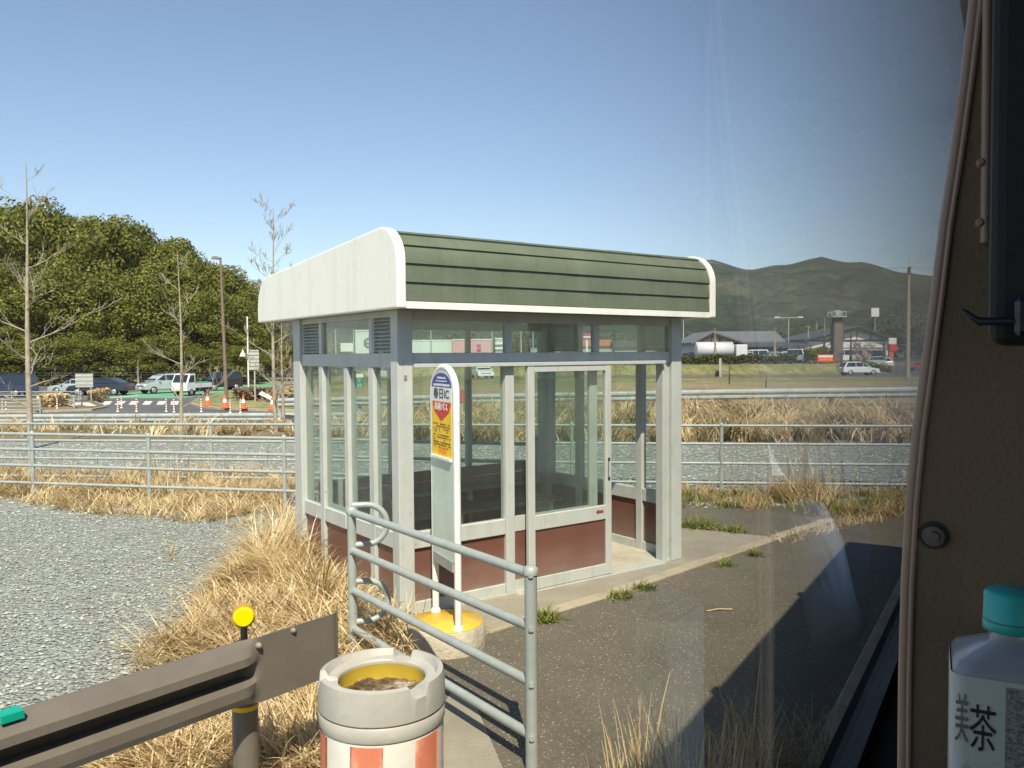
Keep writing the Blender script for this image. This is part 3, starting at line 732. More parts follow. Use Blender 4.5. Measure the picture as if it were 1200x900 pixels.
# brown panel with a bowed edge
PR = .56
def panel_n(px, r=PR):
    k = (px - 600) / F; return (.5236 * r - k * .852 * r) / (.852 + k * .5236)
def panel_z(px, py, r=PR):
    n_ = panel_n(px, r); Y = .852 * r + .5236 * n_; return at(px, py, Y).z - .02
edge = [(1136, -60), (1131, 0), (1122, 90), (1111, 180), (1099, 265), (1090, 350), (1080, 430), (1070, 510), (1063, 590), (1059, 680), (1057, 790), (1057, 900), (1057, 960)]
E = [(panel_n(a), panel_z(a, b)) for a, b in edge]
E = [(E[0][0] - .005, 2.74)] + E + [(E[-1][0], 1.40)]
poly = E + [(-.75, 1.40), (-.75, 2.74)]
pn = MB().prism([(a - .004, b) for a, b in E] + [(-.75, 1.40), (-.75, 2.74)], 'x', PR, PR + .03).build('brown_panel', M_int, BUS)
MB().tube([(PR + .003, a - .003, b) for a, b in E], .0038, 10).build('edge_trim', M_edge, pn)
MB().tube([(PR - .0005, a - .0062, b) for a, b in E], .0018, 8).build('edge_trim', M_edge, pn)
def on_panel(px, py, r=PR): return Vector((r, panel_n(px, r), panel_z(px, py, r)))
c = on_panel(1097, 627); m = MB(); m.tube([c + Vector((-.001, 0, 0)), c + Vector((-.004, 0, 0)), c + Vector((-.005, 0, 0))], [.0070, .0066, .0060], 20)
m.tube([c + Vector((-.005, 0, 0)), c + Vector((-.009, 0, 0))], [.0038, .0034], 8); m.build('bolt', plain('dull_steel', (.22, .21, .2), .25, .8), pn); MB().tube([c + Vector((-.0002, 0, 0)), c + Vector((-.0014, 0, 0))], .0086, 20).build('washer', M_black, pn)
a = on_panel(1152, -40); b = on_panel(1153, 285); MB().tube([a + Vector((-.002, 0, 0)), a.lerp(b, .5) + Vector((-.002, 0, 0)), b + Vector((-.002, 0, 0))], .0028, 8).build('seam_trim', M_edge, pn)
for y in (192, 262):
    c = on_panel(1147, y); MB().tube([c, c + Vector((-.004, 0, 0)), c + Vector((-.006, 0, 0))], [.003, .0027, .0014], 10).build('rivet', M_edge, pn)
# seat ahead with a white bag hanging on it; only the bag's reflection shows, in the pane
MB().box(1.40, 1.48, -.46, -.0, .90, 1.70).box(1.41, 1.47, -.36, -.16, 1.70, 1.80).build('seat_back', plain('seat_fabric', (.05, .055, .09), .9), BUS, bevel=.02, seg=3)
ol = [(912, 592), (935, 588), (962, 592), (985, 632), (1000, 690), (1014, 738), (1000, 757), (975, 768), (945, 772), (934, 730), (925, 680), (914, 640)]
def mir(px, py, s):
    v = ray(px, py); n_ = v.x * nd.x + v.y * nd.y; r_ = v.x * rd.x + v.y * rd.y
    return r_ * s, 2 * WB - n_ * s, EYE - .02 + v.z * s
bg_ = MB(); cen = mir(965, 680, 1.3); vs = []; fs = []; NR = 9; rgb = random.Random(8)
for k in range(NR + 1):
    f = k / NR
    for (a_, b_) in ol:
        q_ = mir(a_, b_, 1.3); bul = .045 * math.sqrt(max(0, 1 - f * f)) + rgb.uniform(-.004, .004)
        vs.append((1.385 - bul, cen[1] + (q_[1] - cen[1]) * f, cen[2] + (q_[2] - cen[2]) * f))
m_ = len(ol)
for k in range(NR):
    for j in range(m_): fs.append((k * m_ + j, k * m_ + (j + 1) % m_, (k + 1) * m_ + (j + 1) % m_, (k + 1) * m_ + j))
fs.append(tuple(NR * m_ + j for j in range(m_)))
bg_.add(vs, fs, True); BG = bg_.build('white_bag', plain('white_bag', (.88, .89, .92), .6))
BG.location = (0, 0, .02); BG.rotation_euler = (0, 0, BA); tag(BG, 'white bag in the bus, seen only as a pale reflection in the pane', 'bag')
# matt black box hanging in front of the panel
r0 = .40; nb = panel_n(1157, r0); zb = panel_z(1157, 405, r0)
K = thing('black_box', 'matt black box with rounded corners hanging before the brown panel, upper right', 'box', (0, 0, .02), BA)
MB().box(r0, r0 + .05, nb - .40, nb, zb, 2.60).build('case', plain('matt_black', (.006, .006, .007), .7, var=.02), K, bevel=.006, seg=3)
c = Vector((r0 - .004, panel_n(1166, r0), panel_z(1166, 371, r0)))
MB().tube([c + Vector((.0, .012, .003)), c + Vector((0, .006, -.002)), c + Vector((0, -.03, -.003)), c + Vector((0, -.04, -.003))], [.0008, .0018, .0012, .0012], 8).build('clip', plain('blue_black_plastic', (.012, .015, .03), .3), K)
c = Vector((r0 - .004, panel_n(1188, r0), panel_z(1188, 372, r0)))
MB().box(c.x - .003, c.x + .003, c.y - .05, c.y, c.z - .008, c.z + .008).build('latch', plain('blue_black_plastic', (.012, .015, .03), .3), K, bevel=.002)

# ------------------------------------------------------------------ tea bottle
Y_ = .42; bx_ = X(1190, Y_); zt = at(1188, 692, Y_).z
TB = thing('tea_bottle', 'plastic tea bottle with turquoise cap and white label in the lower right corner', 'bottle', (bx_, Y_, zt - .212 * .84), R(-27)); TB.scale = (.84, .84, .84)
hwid = .0325
def rsq(hw_, rc, n=5):
    pts = []
    for cx, cy, a0 in ((1, 1, 0), (-1, 1, 90), (-1, -1, 180), (1, -1, 270)):
        for k in range(n + 1):
            a = R(a0 + 90 * k / n); pts.append((cx * (hw_ - rc) + rc * math.cos(a), cy * (hw_ - rc) + rc * math.sin(a)))
    return pts
def loft(rings, zs_):
    m = MB(); vs = []; fs = []; n = len(rings[0])
    for r, z in zip(rings, zs_): vs += [(x, y, z) for x, y in r]
    for i in range(len(rings) - 1):
        for k in range(n): fs.append((i * n + k, i * n + (k + 1) % n, (i + 1) * n + (k + 1) % n, (i + 1) * n + k))
    m.add(vs, fs, True); return m
circ = lambda r: [(r * math.cos(math.atan2(y, x)), r * math.sin(math.atan2(y, x))) for x, y in rsq(hwid, .008)]
t = NT('pet_plastic'); t.b.inputs['Transmission Weight'].default_value = .45; t.col((.55, .56, .60)); t.rough(.15); M_pet = t.m
loft([rsq(hwid, .008), rsq(hwid, .008), rsq(.030, .010), circ(.0155), circ(.0135), circ(.0135)], [.0, .166, .171, .181, .185, .190]).build('bottle_body', M_pet, TB)
lab = loft([rsq(hwid + .0008, .008), rsq(hwid + .0008, .008)], [.012, .166]).build('label', plain('label_white', (.46, .50, .50), .35, var=.04), TB)
capm = MB().lathe([(.0, .212), (.0135, .212), (.0152, .210), (.0155, .195), (.0158, .1945), (.0158, .188), (.0, .188)], 36).build('cap', plain('cap_turquoise', (.03, .42, .38), .35, var=.03), TB)
MB().lathe([(.0159, .1935), (.0159, .1947)], 30).build('cap_ring', plain('ring_dark', (.02, .2, .19), .5), capm)
face = lambda x, z: Matrix.Translation((x, -hwid - .0012, z)) @ TM
text_mesh('lettering', '茶', .030, M_ink, lab, face(-.0165, .134), ext=.0002, sx=.50)
text_mesh('lettering', '美', .032, plain('faded_ink', (.16, .16, .15), .5), lab, face(-.0275, .138), ext=.0002, sx=.24)
text_mesh('lettering', 'やさ', .009, plain('pale_teal_ink', (.35, .62, .52), .5), lab, face(-.0215, .108), ext=.0002, sx=.75)
t = NT('printed_grey'); v = t.noise(520, 4, .7); t.col(t.ramp(v, [(.38, (.10, .10, .11)), (.62, (.30, .32, .33))])); t.rough(.5)
MB().box(-.005, .0245, -hwid - .0014, -hwid - .0006, .02, .163).build('printed_strip', t.m, lab)
# ------------------------------------------------------------------ fences and guardrails behind
pipe_fence('pipe_fence', 'galvanised four-rail pipe fence directly behind the shelter and along the near gravel', [(-12.4, 12.9), (-9.6, 12.25), (-6.85, 11.65), (-5.0, 11.22), (-3.02, 10.80), (-1.4, 10.35), (.30, 9.87)],
           [.92, .70, .47, .22], .028, .022, .95, 'fence')
def yb(x): return 12.46 - .113 * x
pipe_fence('pipe_fence', 'longer pipe fence farther back, running past the right of the shelter beyond the weeds', [(x, yb(x)) for x in (-14.6, -11.2, -7.9, -4.8, -1.9, .9, 3.1, 5.85, 8.6)],
           [.93, .66, .37, .08], .028, .021, .96, 'fence')
def wbeam(name, label, pts, htop, step, sp=.9):
    """pts: (x, y, z of the beam top) along the guardrail"""
    o = Vector((pts[0][0], pts[0][1], gz(pts[0][0], pts[0][1]))); t = thing(name, label, 'guardrail', o)
    pf = [(-.175, 0), (-.15, 0), (-.11, -.07), (-.06, -.07), (-.02, 0), (.02, 0), (.06, -.07), (.11, -.07), (.15, 0), (.175, 0)]
    vs = []; fs = []; n = len(pf); P_ = [Vector(p) for p in pts]
    for i, p in enumerate(P_):
        d = (P_[min(i + 1, len(P_) - 1)] - P_[max(i - 1, 0)]); d.z = 0; d.normalize(); nn = Vector((d.y, -d.x, 0))
        for z, y in pf: vs.append(p - o + Vector((0, 0, z - .175)) - nn * y)
    for i in range(len(P_) - 1):
        for k in range(n - 1): a = i * n + k; fs.append((a, a + 1, a + n + 1, a + n))
    b = MB().add(vs, fs).build('beam', M_beam, t); b.modifiers.new('th', 'SOLIDIFY').thickness = .01
    L = 0; acc = 0.0; P2_ = P_
    for a, c in zip(P2_[:-1], P2_[1:]):
        l = (c - a).length; s = (step - acc) % step
        while s < l:
            q = a.lerp(c, s / l); g = gz(q.x, q.y)
            MB().tube([Vector((q.x, q.y + .12, g - .05)) - o, Vector((q.x, q.y + .12, q.z + .0)) - o], .065, 8).build('post', M_beam, t); s += step
        acc = (acc + l) % step
    return t
def topz(px, py, Y): return at(px, py, Y).z
gA = []
for px, py, Y in ((-260, 487.5, 34.5), (0, 485.5, 33.5), (345, 483.5, 31.5), (600, 481, 30.5), (900, 478, 29.5), (1130, 475.5, 29)): gA.append((X(px, Y), Y, topz(px, py, Y)))
wbeam('road_guardrail', 'long galvanised guardrail at the near edge of the lower road, behind the dry grass', gA, .7, 3.9)
gB = []
for px, py, Y in ((326, 466.5, 31.0), (600, 461, 28.8), (850, 456.2, 27.4), (1130, 452.5, 26.0)): gB.append((X(px, Y), Y, topz(px, py, Y)))
wbeam('road_guardrail', 'galvanised guardrail standing higher, against the green verge right of and behind the shelter', gB, .8, 3.3)

# ------------------------------------------------------------------ left road, crossing and islands (ground there is 1.1 m lower)
zr = -1.1
def ZL(*pp): return [tuple(onz(a, b, zr)[:2]) for a, b in pp]
def ZR(z, *pp): return [tuple(onz(a, b, z)[:2]) for a, b in pp]
poly_sheet('road', ZL((-420, 486), (372, 486), (372, 446), (-420, 446)), zr + .004, M_road)
poly_sheet('road_marking', ZL((100, 466.5), (165, 458.5), (240, 455), (300, 450.5), (372, 444.5), (372, 452), (300, 456.5), (262, 460), (236, 463), (215, 466.6)), zr + .008, M_greenroad)
mk = MB(); 
for a, b in ((119, 131), (134, 147), (150.5, 162), (166.5, 178), (183, 194), (199.5, 209)):
    p = ZL((a, 474.4), (a + 9, 474.4), (b + 1, 470.2), (b - 8, 470.2)); mk.prism(p, 'z', zr + .009, zr + .013)
tag(mk.build('road_marking', M_mark), kind='structure')
mk = MB(); mk.prism(ZL((120, 466.9), (160, 463.4), (164, 463.6), (124, 467.2)), 'z', zr + .009, zr + .013)
mk.prism(ZL((-100, 471), (-20, 470), (-20, 469), (-100, 470)), 'z', zr + .009, zr + .013)
tag(mk.build('road_marking', M_mark), kind='structure')
isl = ZL((222, 474.5), (232, 468.5), (262, 461.3), (345, 453), (372, 451), (372, 483), (300, 482), (255, 480), (232, 477.5))
poly_sheet('kerb', isl, zr + .12, M_kerb, .12)
cx_ = sum(p[0] for p in isl) / len(isl); cy_ = sum(p[1] for p in isl) / len(isl)
poly_sheet('verge', [(cx_ + (x - cx_) * .95, cy_ + (y - cy_) * .95) for x, y in isl], zr + .15, M_verge, .05)
isl2 = ZL((-80, 470.5), (20, 469.5), (100, 465.5), (122, 467.5), (112, 472), (126, 478), (108, 481.5), (50, 483.5), (-80, 485))
poly_sheet('kerb', isl2, zr + .12, M_kerb, .12)
cx2 = sum(p[0] for p in isl2) / len(isl2); cy2 = sum(p[1] for p in isl2) / len(isl2)
poly_sheet('verge', [(cx2 + (x - cx2) * .95, cy2 + (y - cy2) * .94) for x, y in isl2], zr + .15, M_soil, .05)
poly_sheet('path', ZL((82, 478.5), (88, 474.6), (104, 474.6), (113, 478.5)), zr + .17, M_mark, .04)
poly_sheet('pavement', ZL((-420, 449), (372, 449), (372, 441), (-420, 441)), zr + .06, M_conc, .06)

# right-hand verge, side road and parking lot
def rpatch(name, pxs, Y0, Y1, dz, mat, nu=30, nv=14):
    A = [(X(p, Y0(p) if callable(Y0) else Y0), Y0(p) if callable(Y0) else Y0) for p in pxs]
    B = [(X(p, Y1(p) if callable(Y1) else Y1), Y1(p) if callable(Y1) else Y1) for p in pxs]
    return patch(name, A, B, dz, mat, nu, nv)
pxs = [330, 450, 600, 750, 900, 1000, 1140]
t = NT('dry_earth_bank'); c = t.ramp(t.noise(.3, 9, .75), [(.38, (.22, .16, .09)), (.52, (.33, .26, .15)), (.64, (.26, .25, .09))]); t.col(c); t.rough(.95); t.bump(t.noise(3, 5), .15); M_bank = t.m
rpatch('bank', pxs, 31.5, 67, .03, M_bank, 40, 14)
rpatch('verge', pxs, 67.2, 84, .03, M_verge, 40, 20)
rpatch('kerb', pxs, 84.2, 85.2, .10, M_conc, 30, 3)
rpatch('road', pxs, 85.4, 90.6, .015, M_road, 30, 6)
rpatch('verge', [330, 450, 600, 750, 900, 955, 1000], 91, 104, .02, M_verge, 40, 16)
rpatch('parking_lot', [330, 500, 700, 850, 940, 1000], 104.2, 190, .01, M_road, 30, 14)
rpatch('road', [1000, 1020, 1060, 1140], 90.7, 150, .03, M_road, 20, 20)

# ------------------------------------------------------------------ grass and weeds
def blades(n, root, length, width, lean, curl, seed, seg=4, dirbias=None, cdir=None):
    """root: (n,3); length, width: (n,) ; lean: horizontal share of the bend"""
    rs = np.random.RandomState(seed)
    a = rs.uniform(0, 2 * np.pi, n)
    d = np.stack([np.cos(a), np.sin(a), np.zeros(n)], -1)
    if cdir is not None: d = d * .55 + cdir
    if dirbias is not None:
        d = d + np.array(dirbias)[None]
    d[:, 2] = 0; d /= np.linalg.norm(d, axis=1)[:, None] + 1e-6
    side = np.stack([-d[:, 1], d[:, 0], np.zeros(n)], -1)
    tw = rs.uniform(-.9, .9, n)[:, None]; side = side * np.cos(tw) + d * np.sin(tw)
    le = (lean * rs.uniform(.35, 1.3, n)); cu = curl * rs.uniform(.4, 1.4, n)
    V = []; p = root.copy(); ang = np.clip(le, 0, 1.4)
    for k in range(seg + 1):
        w = width * (1 - (k / seg) ** 1.6 * .85) / 2
        V.append(p - side * w[:, None]); V.append(p + side * w[:, None])
        st = (length / seg)[:, None]
        p = p + (d * np.sin(ang)[:, None] + np.array([0, 0, 1.0])[None] * np.cos(ang)[:, None]) * st
        ang = np.minimum(ang + cu / seg, 2.5)
    V = np.stack(V, 1)                      # n, 2(seg+1), 3
    m = 2 * (seg + 1); base = (np.arange(n) * m)[:, None, None]
    q = np.array([[2 * k, 2 * k + 1, 2 * k + 3, 2 * k + 2] for k in range(seg)])[None]
    V = V.reshape(-1, 3); return V, (base + q).reshape(-1, 4)
M_olive = island_mat('olive_weed', [(0, (.06, .065, .02)), (.5, (.14, .12, .045)), (1, (.30, .22, .11))], .7, .2)
def scatter_poly(n, poly, seed):
    rs = np.random.RandomState(seed); P_ = np.array(poly); lo = P_.min(0); hi = P_.max(0); out = []
    def inside(x, y):
        c = np.zeros(len(x), bool); j = len(P_) - 1
        for i in range(len(P_)):
            xi, yi = P_[i]; xj, yj = P_[j]
            cr = ((yi > y) != (yj > y)) & (x < (xj - xi) * (y - yi) / (yj - yi + 1e-12) + xi); c ^= cr; j = i
        return c
    got = 0
    while got < n:
        p = rs.uniform(lo, hi, (n * 2, 2)); p = p[inside(p[:, 0], p[:, 1])]; out.append(p); got += len(p)
    return np.concatenate(out)[:n]
def vnoise(p, sc, seed):
    rs = np.random.RandomState(seed); v = np.zeros(len(p))
    for k in range(5):
        w = rs.uniform(-1, 1, 2) * sc * (1.6 ** k); v += np.sin(p[:, 0] * w[0] + p[:, 1] * w[1] + rs.uniform(0, 6)) / (1.3 ** k)
    return v / 3
def grassfield(name, label, cat, poly, n, L, w, lean, curl, mat, seed, clump=0, bias=None, thr=None, dz=0.0, seg=4, noise=1.5, group=None):
    p = scatter_poly(n, poly, seed)
    if clump:
        rs = np.random.RandomState(seed + 1); c = scatter_poly(clump, poly, seed + 2); k = rs.randint(0, clump, n)
        r = rs.normal(0, 1, (n, 2)) * (.10 if clump > 0 else 0) * (1 + L[1])
        mixm = rs.uniform(0, 1, n) < .75; p = np.where(mixm[:, None], c[k] + r * .5, p)
    cd_ = None; hl = np.ones(n)
    if clump:
        an_ = rs.uniform(0, 2 * np.pi, clump); cd_ = np.stack([np.cos(an_), np.sin(an_), np.zeros(clump)], -1)[k]; cd_[~mixm] *= .3; hl = rs.uniform(.6, 1.25, clump)[k]
    if thr is not None:
        kp_ = vnoise(p, noise, seed + 5) > thr; p = p[kp_]; hl = hl[kp_]; cd_ = cd_[kp_] if cd_ is not None else None
    n = len(p); rs = np.random.RandomState(seed + 9)
    hv = 1 + .35 * vnoise(p, noise * 1.7, seed + 7)
    root = np.concatenate([p, (ground(p[:, 0], p[:, 1]) + dz)[:, None]], 1)
    V, Q = blades(n, root, rs.uniform(L[0], L[1], n) * hv * hl, rs.uniform(w[0], w[1], n), lean, curl, seed + 3, seg, bias, cd_)
    o = mesh_np(name, V, Q, mat); return tag(o, label, cat, group, 'stuff')
bigp = Z0((222, 745), (262, 695), (298, 645), (345, 655), (400, 690), (455, 728), (500, 760), (470, 800), (420, 780), (395, 770), (330, 790), (262, 790), (205, 760))
grassfield('dry_grass', 'big heap of straw-coloured dry grass against the left wall of the shelter', 'dry grass', bigp, 14000, (.14, .36), (.007, .018), .95, 1.3, M_dry, 21, clump=120, bias=(-.35, -.1, 0), thr=-.8, noise=3.0)
grassfield('dry_grass', 'greener stalks mixed into the big straw heap left of the shelter', 'dry grass', bigp, 1500, (.2, .5), (.006, .012), .8, 1.2, M_dry2, 20, clump=40, bias=(-.4, .1, 0))
grassfield('dry_grass', 'tall straw tuft leaning on the left shelter corner', 'dry grass', Z0((300, 650), (345, 630), (352, 668), (398, 700), (360, 715), (300, 690)), 2600, (.28, .60), (.006, .014), .45, 1.3, M_dry, 22, clump=30, bias=(-.3, 0, 0))
under = Z0((60, 915), (255, 815), (340, 780), (392, 778), (385, 915))
grassfield('dry_grass', 'matted dry grass under the brown guardrail and around the drum', 'dry grass', under, 13000, (.12, .36), (.006, .013), 1.1, .8, M_dry, 23, clump=120, bias=(-.4, 0, 0))
grassfield('dry_grass', 'thin straw spilling over the gravel left of the big grass heap', 'dry grass', Z0((130, 760), (215, 640), (290, 610), (330, 640), (240, 740), (200, 800)), 4200, (.12, .38), (.006, .013), 1.25, .5, M_dry, 24, clump=80, bias=(-.5, 0, 0), thr=-.1)
grassfield('dry_grass', 'dry grass strip along the near pipe fence left of the shelter', 'dry grass', Z0((0, 583), (110, 605), (230, 612), (330, 606), (345, 575), (345, 556), (0, 552)), 22000, (.10, .36), (.008, .018), 1.0, 1.0, M_dry, 25, clump=330, thr=-.25, noise=2.2)
grassfield('dry_grass', 'scattered dead grass between the two pipe fences', 'dry grass', [(-13, 12.3), (-3, 10.5), (.4, 9.6), (.9, 12.2), (-3, 12.9), (-13, 14)], 9000, (.12, .42), (.008, .016), .8, 1.1, M_dry2, 26, clump=200, thr=-.05)
grassfield('dry_grass', 'long band of dead grass beyond the gravel on the left', 'dry grass', [(-34, 21), (-3, 20.3), (-3, 30.5), (-34, 33)], 20000, (.22, .58), (.02, .045), .7, 1.3, M_dry, 27, clump=500, thr=-.4, seg=3, noise=.8)
grassfield('dry_grass', 'tall dead grass beyond the gravel, seen right of and through the shelter', 'dry grass', [(-3, 20.3), (-1, 18.6), (14.5, 17.4), (15.5, 25.5), (-3, 30.5)], 24000, (.40, 1.05), (.014, .034), .55, 1.9, M_dry, 28, clump=420, thr=-.35, seg=4, noise=1.0)
grassfield('weeds', 'olive weeds mixed into the tall dead grass on the right', 'weeds', [(-3, 19.9), (-1, 18.3), (14.5, 17.2), (15.5, 24), (-3, 28)], 14000, (.25, .62), (.014, .030), .6, 1.3, M_olive, 29, clump=300, seg=3)
grassfield('dry_grass', 'big straw tuft in front of the fence on the right', 'dry grass', [(3.62, 10.75), (4.15, 10.62), (4.35, 11.25), (3.7, 11.4)], 1300, (.15, .52), (.008, .016), .6, 1.1, M_dry, 30, clump=10)
grassfield('dry_grass', 'dead grass along the foot of the right-hand fence', 'dry grass', Z0((798, 592), (860, 597), (940, 603), (1000, 612), (1072, 600), (1072, 578), (798, 576)), 7500, (.08, .28), (.006, .012), 1.0, 1.0, M_dry2, 31, clump=130, thr=-.4)
grassfield('weeds', 'green weeds along the foot of the right-hand fence', 'weeds', Z0((798, 596), (880, 600), (1010, 606), (1072, 596), (1072, 582), (798, 580)), 1700, (.10, .26), (.010, .018), .7, .9, M_weed, 32, clump=34)
grassfield('dry_grass', 'thin straw on the end of the kerb at the right', 'dry grass', Z0((905, 636), (960, 615), (1050, 592), (1062, 604), (985, 622), (930, 640)), 1300, (.06, .2), (.005, .010), 1.1, .7, M_dry, 33, clump=30)
for i, (px, py, r, n, lab) in enumerate(((727, 699, .10, 60, 'small weed on the kerb before the shelter opening'), (756, 689, .09, 70, 'low weed on the kerb just right of the threshold'), (886, 650, .07, 60, 'small weed at the kerb far right of the shelter'),
        (818, 617, .22, 230, 'green weed clump right of the shelter corner post'), (862, 622, .14, 90, 'yellowish weed where the apron meets the far asphalt'), (640, 724, .12, 130, 'green weed at the crack behind the near railing post'), (850, 662, .08, 50, 'tiny weed on the kerb between two weeds'))):
    c = onz(px, py, .02); rs = np.random.RandomState(60 + i); n *= 2
    root = np.concatenate([c.to_2d()[None] + rs.normal(0, 1, (n, 2)) * r * .45, np.full((n, 1), .02)], 1) if False else np.stack([c.x + rs.normal(0, r * .45, n), c.y + rs.normal(0, r * .45, n), np.full(n, .01)], -1)
    o0 = Vector((c.x, c.y, 0)); V, Q = blades(n, root - np.array(o0)[None], rs.uniform(.05, .12 if i != 3 else .2, n), rs.uniform(.008, .016, n), 1.0, .8, 70 + i, 3)
    o = mesh_np('weed', V, Q, M_weed); o.location = o0; tag(o, lab, 'weed')
# cut stubble and long blades close to the bus
sp = [(.30, 3.02), (1.0, 3.40), (1.15, 3.85), (.75, 3.75), (.42, 3.5)]
grassfield('dry_grass', 'pale cut grass stubble at the very bottom of the picture', 'dry grass', sp, 420, (.20, .46), (.006, .015), .22, .35, M_dry, 34, clump=18)
grassfield('dry_grass', 'thin long grass in the shade beside the bus', 'dry grass', [(.8, 3.2), (1.5, 3.6), (1.6, 4.3), (1.0, 3.9)], 360, (.2, .55), (.003, .006), .7, 1.1, M_dry2, 35, clump=9)
# tall dead stems around the fences
def stems(label, poly, n, L, seed, mat=M_stem, w=(.004, .008)):
    p = scatter_poly(n, poly, seed); rs = np.random.RandomState(seed); root = np.concatenate([p, ground(p[:, 0], p[:, 1])[:, None]], 1)
    V, Q = blades(n, root, rs.uniform(*L, n), rs.uniform(*w, n), .18, .25, seed, 5); o = mesh_np('dry_stems', V, Q, mat); return tag(o, label, 'dry stems', None, 'stuff')
stems('thin brown dead stems standing along the right-hand fence', [(2.8, 10.6), (6.4, 10.5), (6.4, 12.2), (2.8, 12.4)], 70, (.5, 1.2), 41)
stems('thin brown dead stems between the fences on the left', [(-9, 11.6), (-2.6, 10.9), (-2.2, 13.2), (-9, 14.2)], 90, (.4, 1.1), 42)
stems('tall straw stalks rising from the tuft before the right-hand fence', [(3.6, 10.9), (4.4, 10.8), (4.3, 11.3), (3.7, 11.3)], 46, (.6, 1.35), 43, M_dry, (.006, .010))
stems('tall straw stalks by the near pipe fence', [(-5.6, 11.5), (-4.4, 11.3), (-4.3, 12.3), (-5.6, 12.4)], 36, (.5, .95), 44, M_dry, (.006, .012))
# loose gravel stones in the near yard
rs = np.random.RandomState(8)
gp_ = scatter_poly(26000, [(-9, 2.6), (-2.2, 2.6), (-1.1, 4.2), (-1.4, 6.4), (-2.6, 8.2), (-2.8, 9.9), (-9, 11)], 9)
gp_ = gp_[(gp_[:, 1] > 2.4)]
oc = np.array([[1, 0, 0], [-1, 0, 0], [0, 1, 0], [0, -1, 0], [0, 0, 1], [0, 0, -1]], float); of = np.array([[0, 2, 4], [2, 1, 4], [1, 3, 4], [3, 0, 4], [2, 0, 5], [1, 2, 5], [3, 1, 5], [0, 3, 5]])
n = len(gp_); sc_ = rs.uniform(.008, .020, (n, 1, 1)) * rs.uniform(.6, 1.2, (n, 6, 1)); an = rs.uniform(0, 6.28, n); ca, sa_ = np.cos(an), np.sin(an)
v = oc[None] * sc_ * np.array([1.2, .9, .6]); vx = v[..., 0] * ca[:, None] - v[..., 1] * sa_[:, None]; vy = v[..., 0] * sa_[:, None] + v[..., 1] * ca[:, None]
V = np.stack([vx + gp_[:, 0:1], vy + gp_[:, 1:2], v[..., 2] + .010], -1).reshape(-1, 3); Q = (np.arange(n)[:, None, None] * 6 + of[None]).reshape(-1, 3)
M_stone = island_mat('gravel_stone', [(0, (.17, .185, .165)), (.5, (.29, .315, .285)), (.9, (.42, .45, .41)), (1, (.5, .48, .42))], .9)
o = mesh_np('gravel_stones', V, Q, M_stone); tag(o, 'loose grey-green gravel stones in the yard left of the shelter', 'gravel', None, 'stuff')
rs = np.random.RandomState(18)
gp_ = scatter_poly(17000, [(-13, 10.3), (-3, 10.4), (1.5, 10.5), (8, 10.8), (9.5, 17.2), (-1, 18.3), (-16, 19.5)], 19); n = len(gp_)
sc_ = rs.uniform(.014, .036, (n, 1, 1)) * rs.uniform(.6, 1.2, (n, 6, 1)); v = oc[None] * sc_ * np.array([1.2, .9, .6]) 
V = np.stack([v[..., 0] + gp_[:, 0:1], v[..., 1] + gp_[:, 1:2], v[..., 2] + .010], -1).reshape(-1, 3); Q = (np.arange(n)[:, None, None] * 6 + of[None]).reshape(-1, 3)
o = mesh_np('gravel_stones', V, Q, M_stone); tag(o, 'loose gravel stones between and beyond the two pipe fences', 'gravel', None, 'stuff')
# twigs lying on the asphalt
tw = MB()
a = onz(828, 716, .02); b = onz(858, 714, .02)
tw.tube([a, a.lerp(b, .5) + Vector((0, .02, .004)), b], .006, 6); o = tw.build('twig', M_dry); tag(o, 'pale straw twig lying alone on the asphalt', 'twig')

# ------------------------------------------------------------------ bare trees
def bare_tree(label, px, Y, top_py, r0, nb, seed, reach, mat=M_bark, lower=.12, twigs=3, group='bare young trees along the road', up=.5):
    rg = random.Random(seed); b = gat(px, Y); H = at(px, top_py, Y).z - b.z
    t = thing('bare_tree', label, 'tree', b, 0, group)
    pts = []; N = 12
    for i in range(N + 1):
        f = i / N; pts.append(Vector((math.sin(f * 5 + seed) * .02 * H * .25, math.cos(f * 4 + seed) * .02 * H * .2, f * H)))
    rad = [max(.008, r0 * .85 * (1 - .9 * i / N)) for i in range(N + 1)]
    MB().tube(pts, rad, 8).build('trunk', mat, t)
    br = MB()
    def tp(f): i = min(N - 1, int(f * N)); return pts[i].lerp(pts[i + 1], f * N - i)
    def limb(p, d, L, r, depth):
        q = [p]; cur = p.copy(); dd = d.copy(); n = 5
        for k in range(n):
            dd = (dd + Vector((rg.uniform(-.18, .18), rg.uniform(-.18, .18), rg.uniform(-.05, .22) * up))).normalized(); cur = cur + dd * L / n; q.append(cur.copy())
        br.tube(q, [max(.0035, r * .72 * (1 - .8 * k / n)) for k in range(n + 1)], 5, caps=False)
        if depth < twigs - 1:
            for k in range(rg.randint(3, 6)):
                i = rg.randint(1, n); a = rg.uniform(-1, 1); nd_ = (dd + Vector((rg.uniform(-.9, .9), rg.uniform(-.9, .9), rg.uniform(-.1, .7)))).normalized()
                limb(q[i], nd_, L * rg.uniform(.3, .5), r * .45, depth + 1)
    a = rg.uniform(0, 6.28)
    for k in range(nb):
        f = lower + (1 - lower) * (k + rg.uniform(.1, .9)) / nb * .95; a += 2.4 + rg.uniform(-.4, .4)
        L = reach * H * (1 - .62 * f) * rg.uniform(.6, 1.15)
        limb(tp(f), Vector((math.cos(a), math.sin(a), rg.uniform(.25, .75))).normalized(), L, rad[int(f * N)] * .5, 0)
    br.build('branches', mat, t); return t
bare_tree('tallest bare pale tree at the far left, its trunk crossing the fence', 35, 18.0, 190, .085, 15, 3, .26)
bare_tree('bare pale young tree in front of the white pickup truck', 212, 20.0, 298, .062, 12, 5, .26)
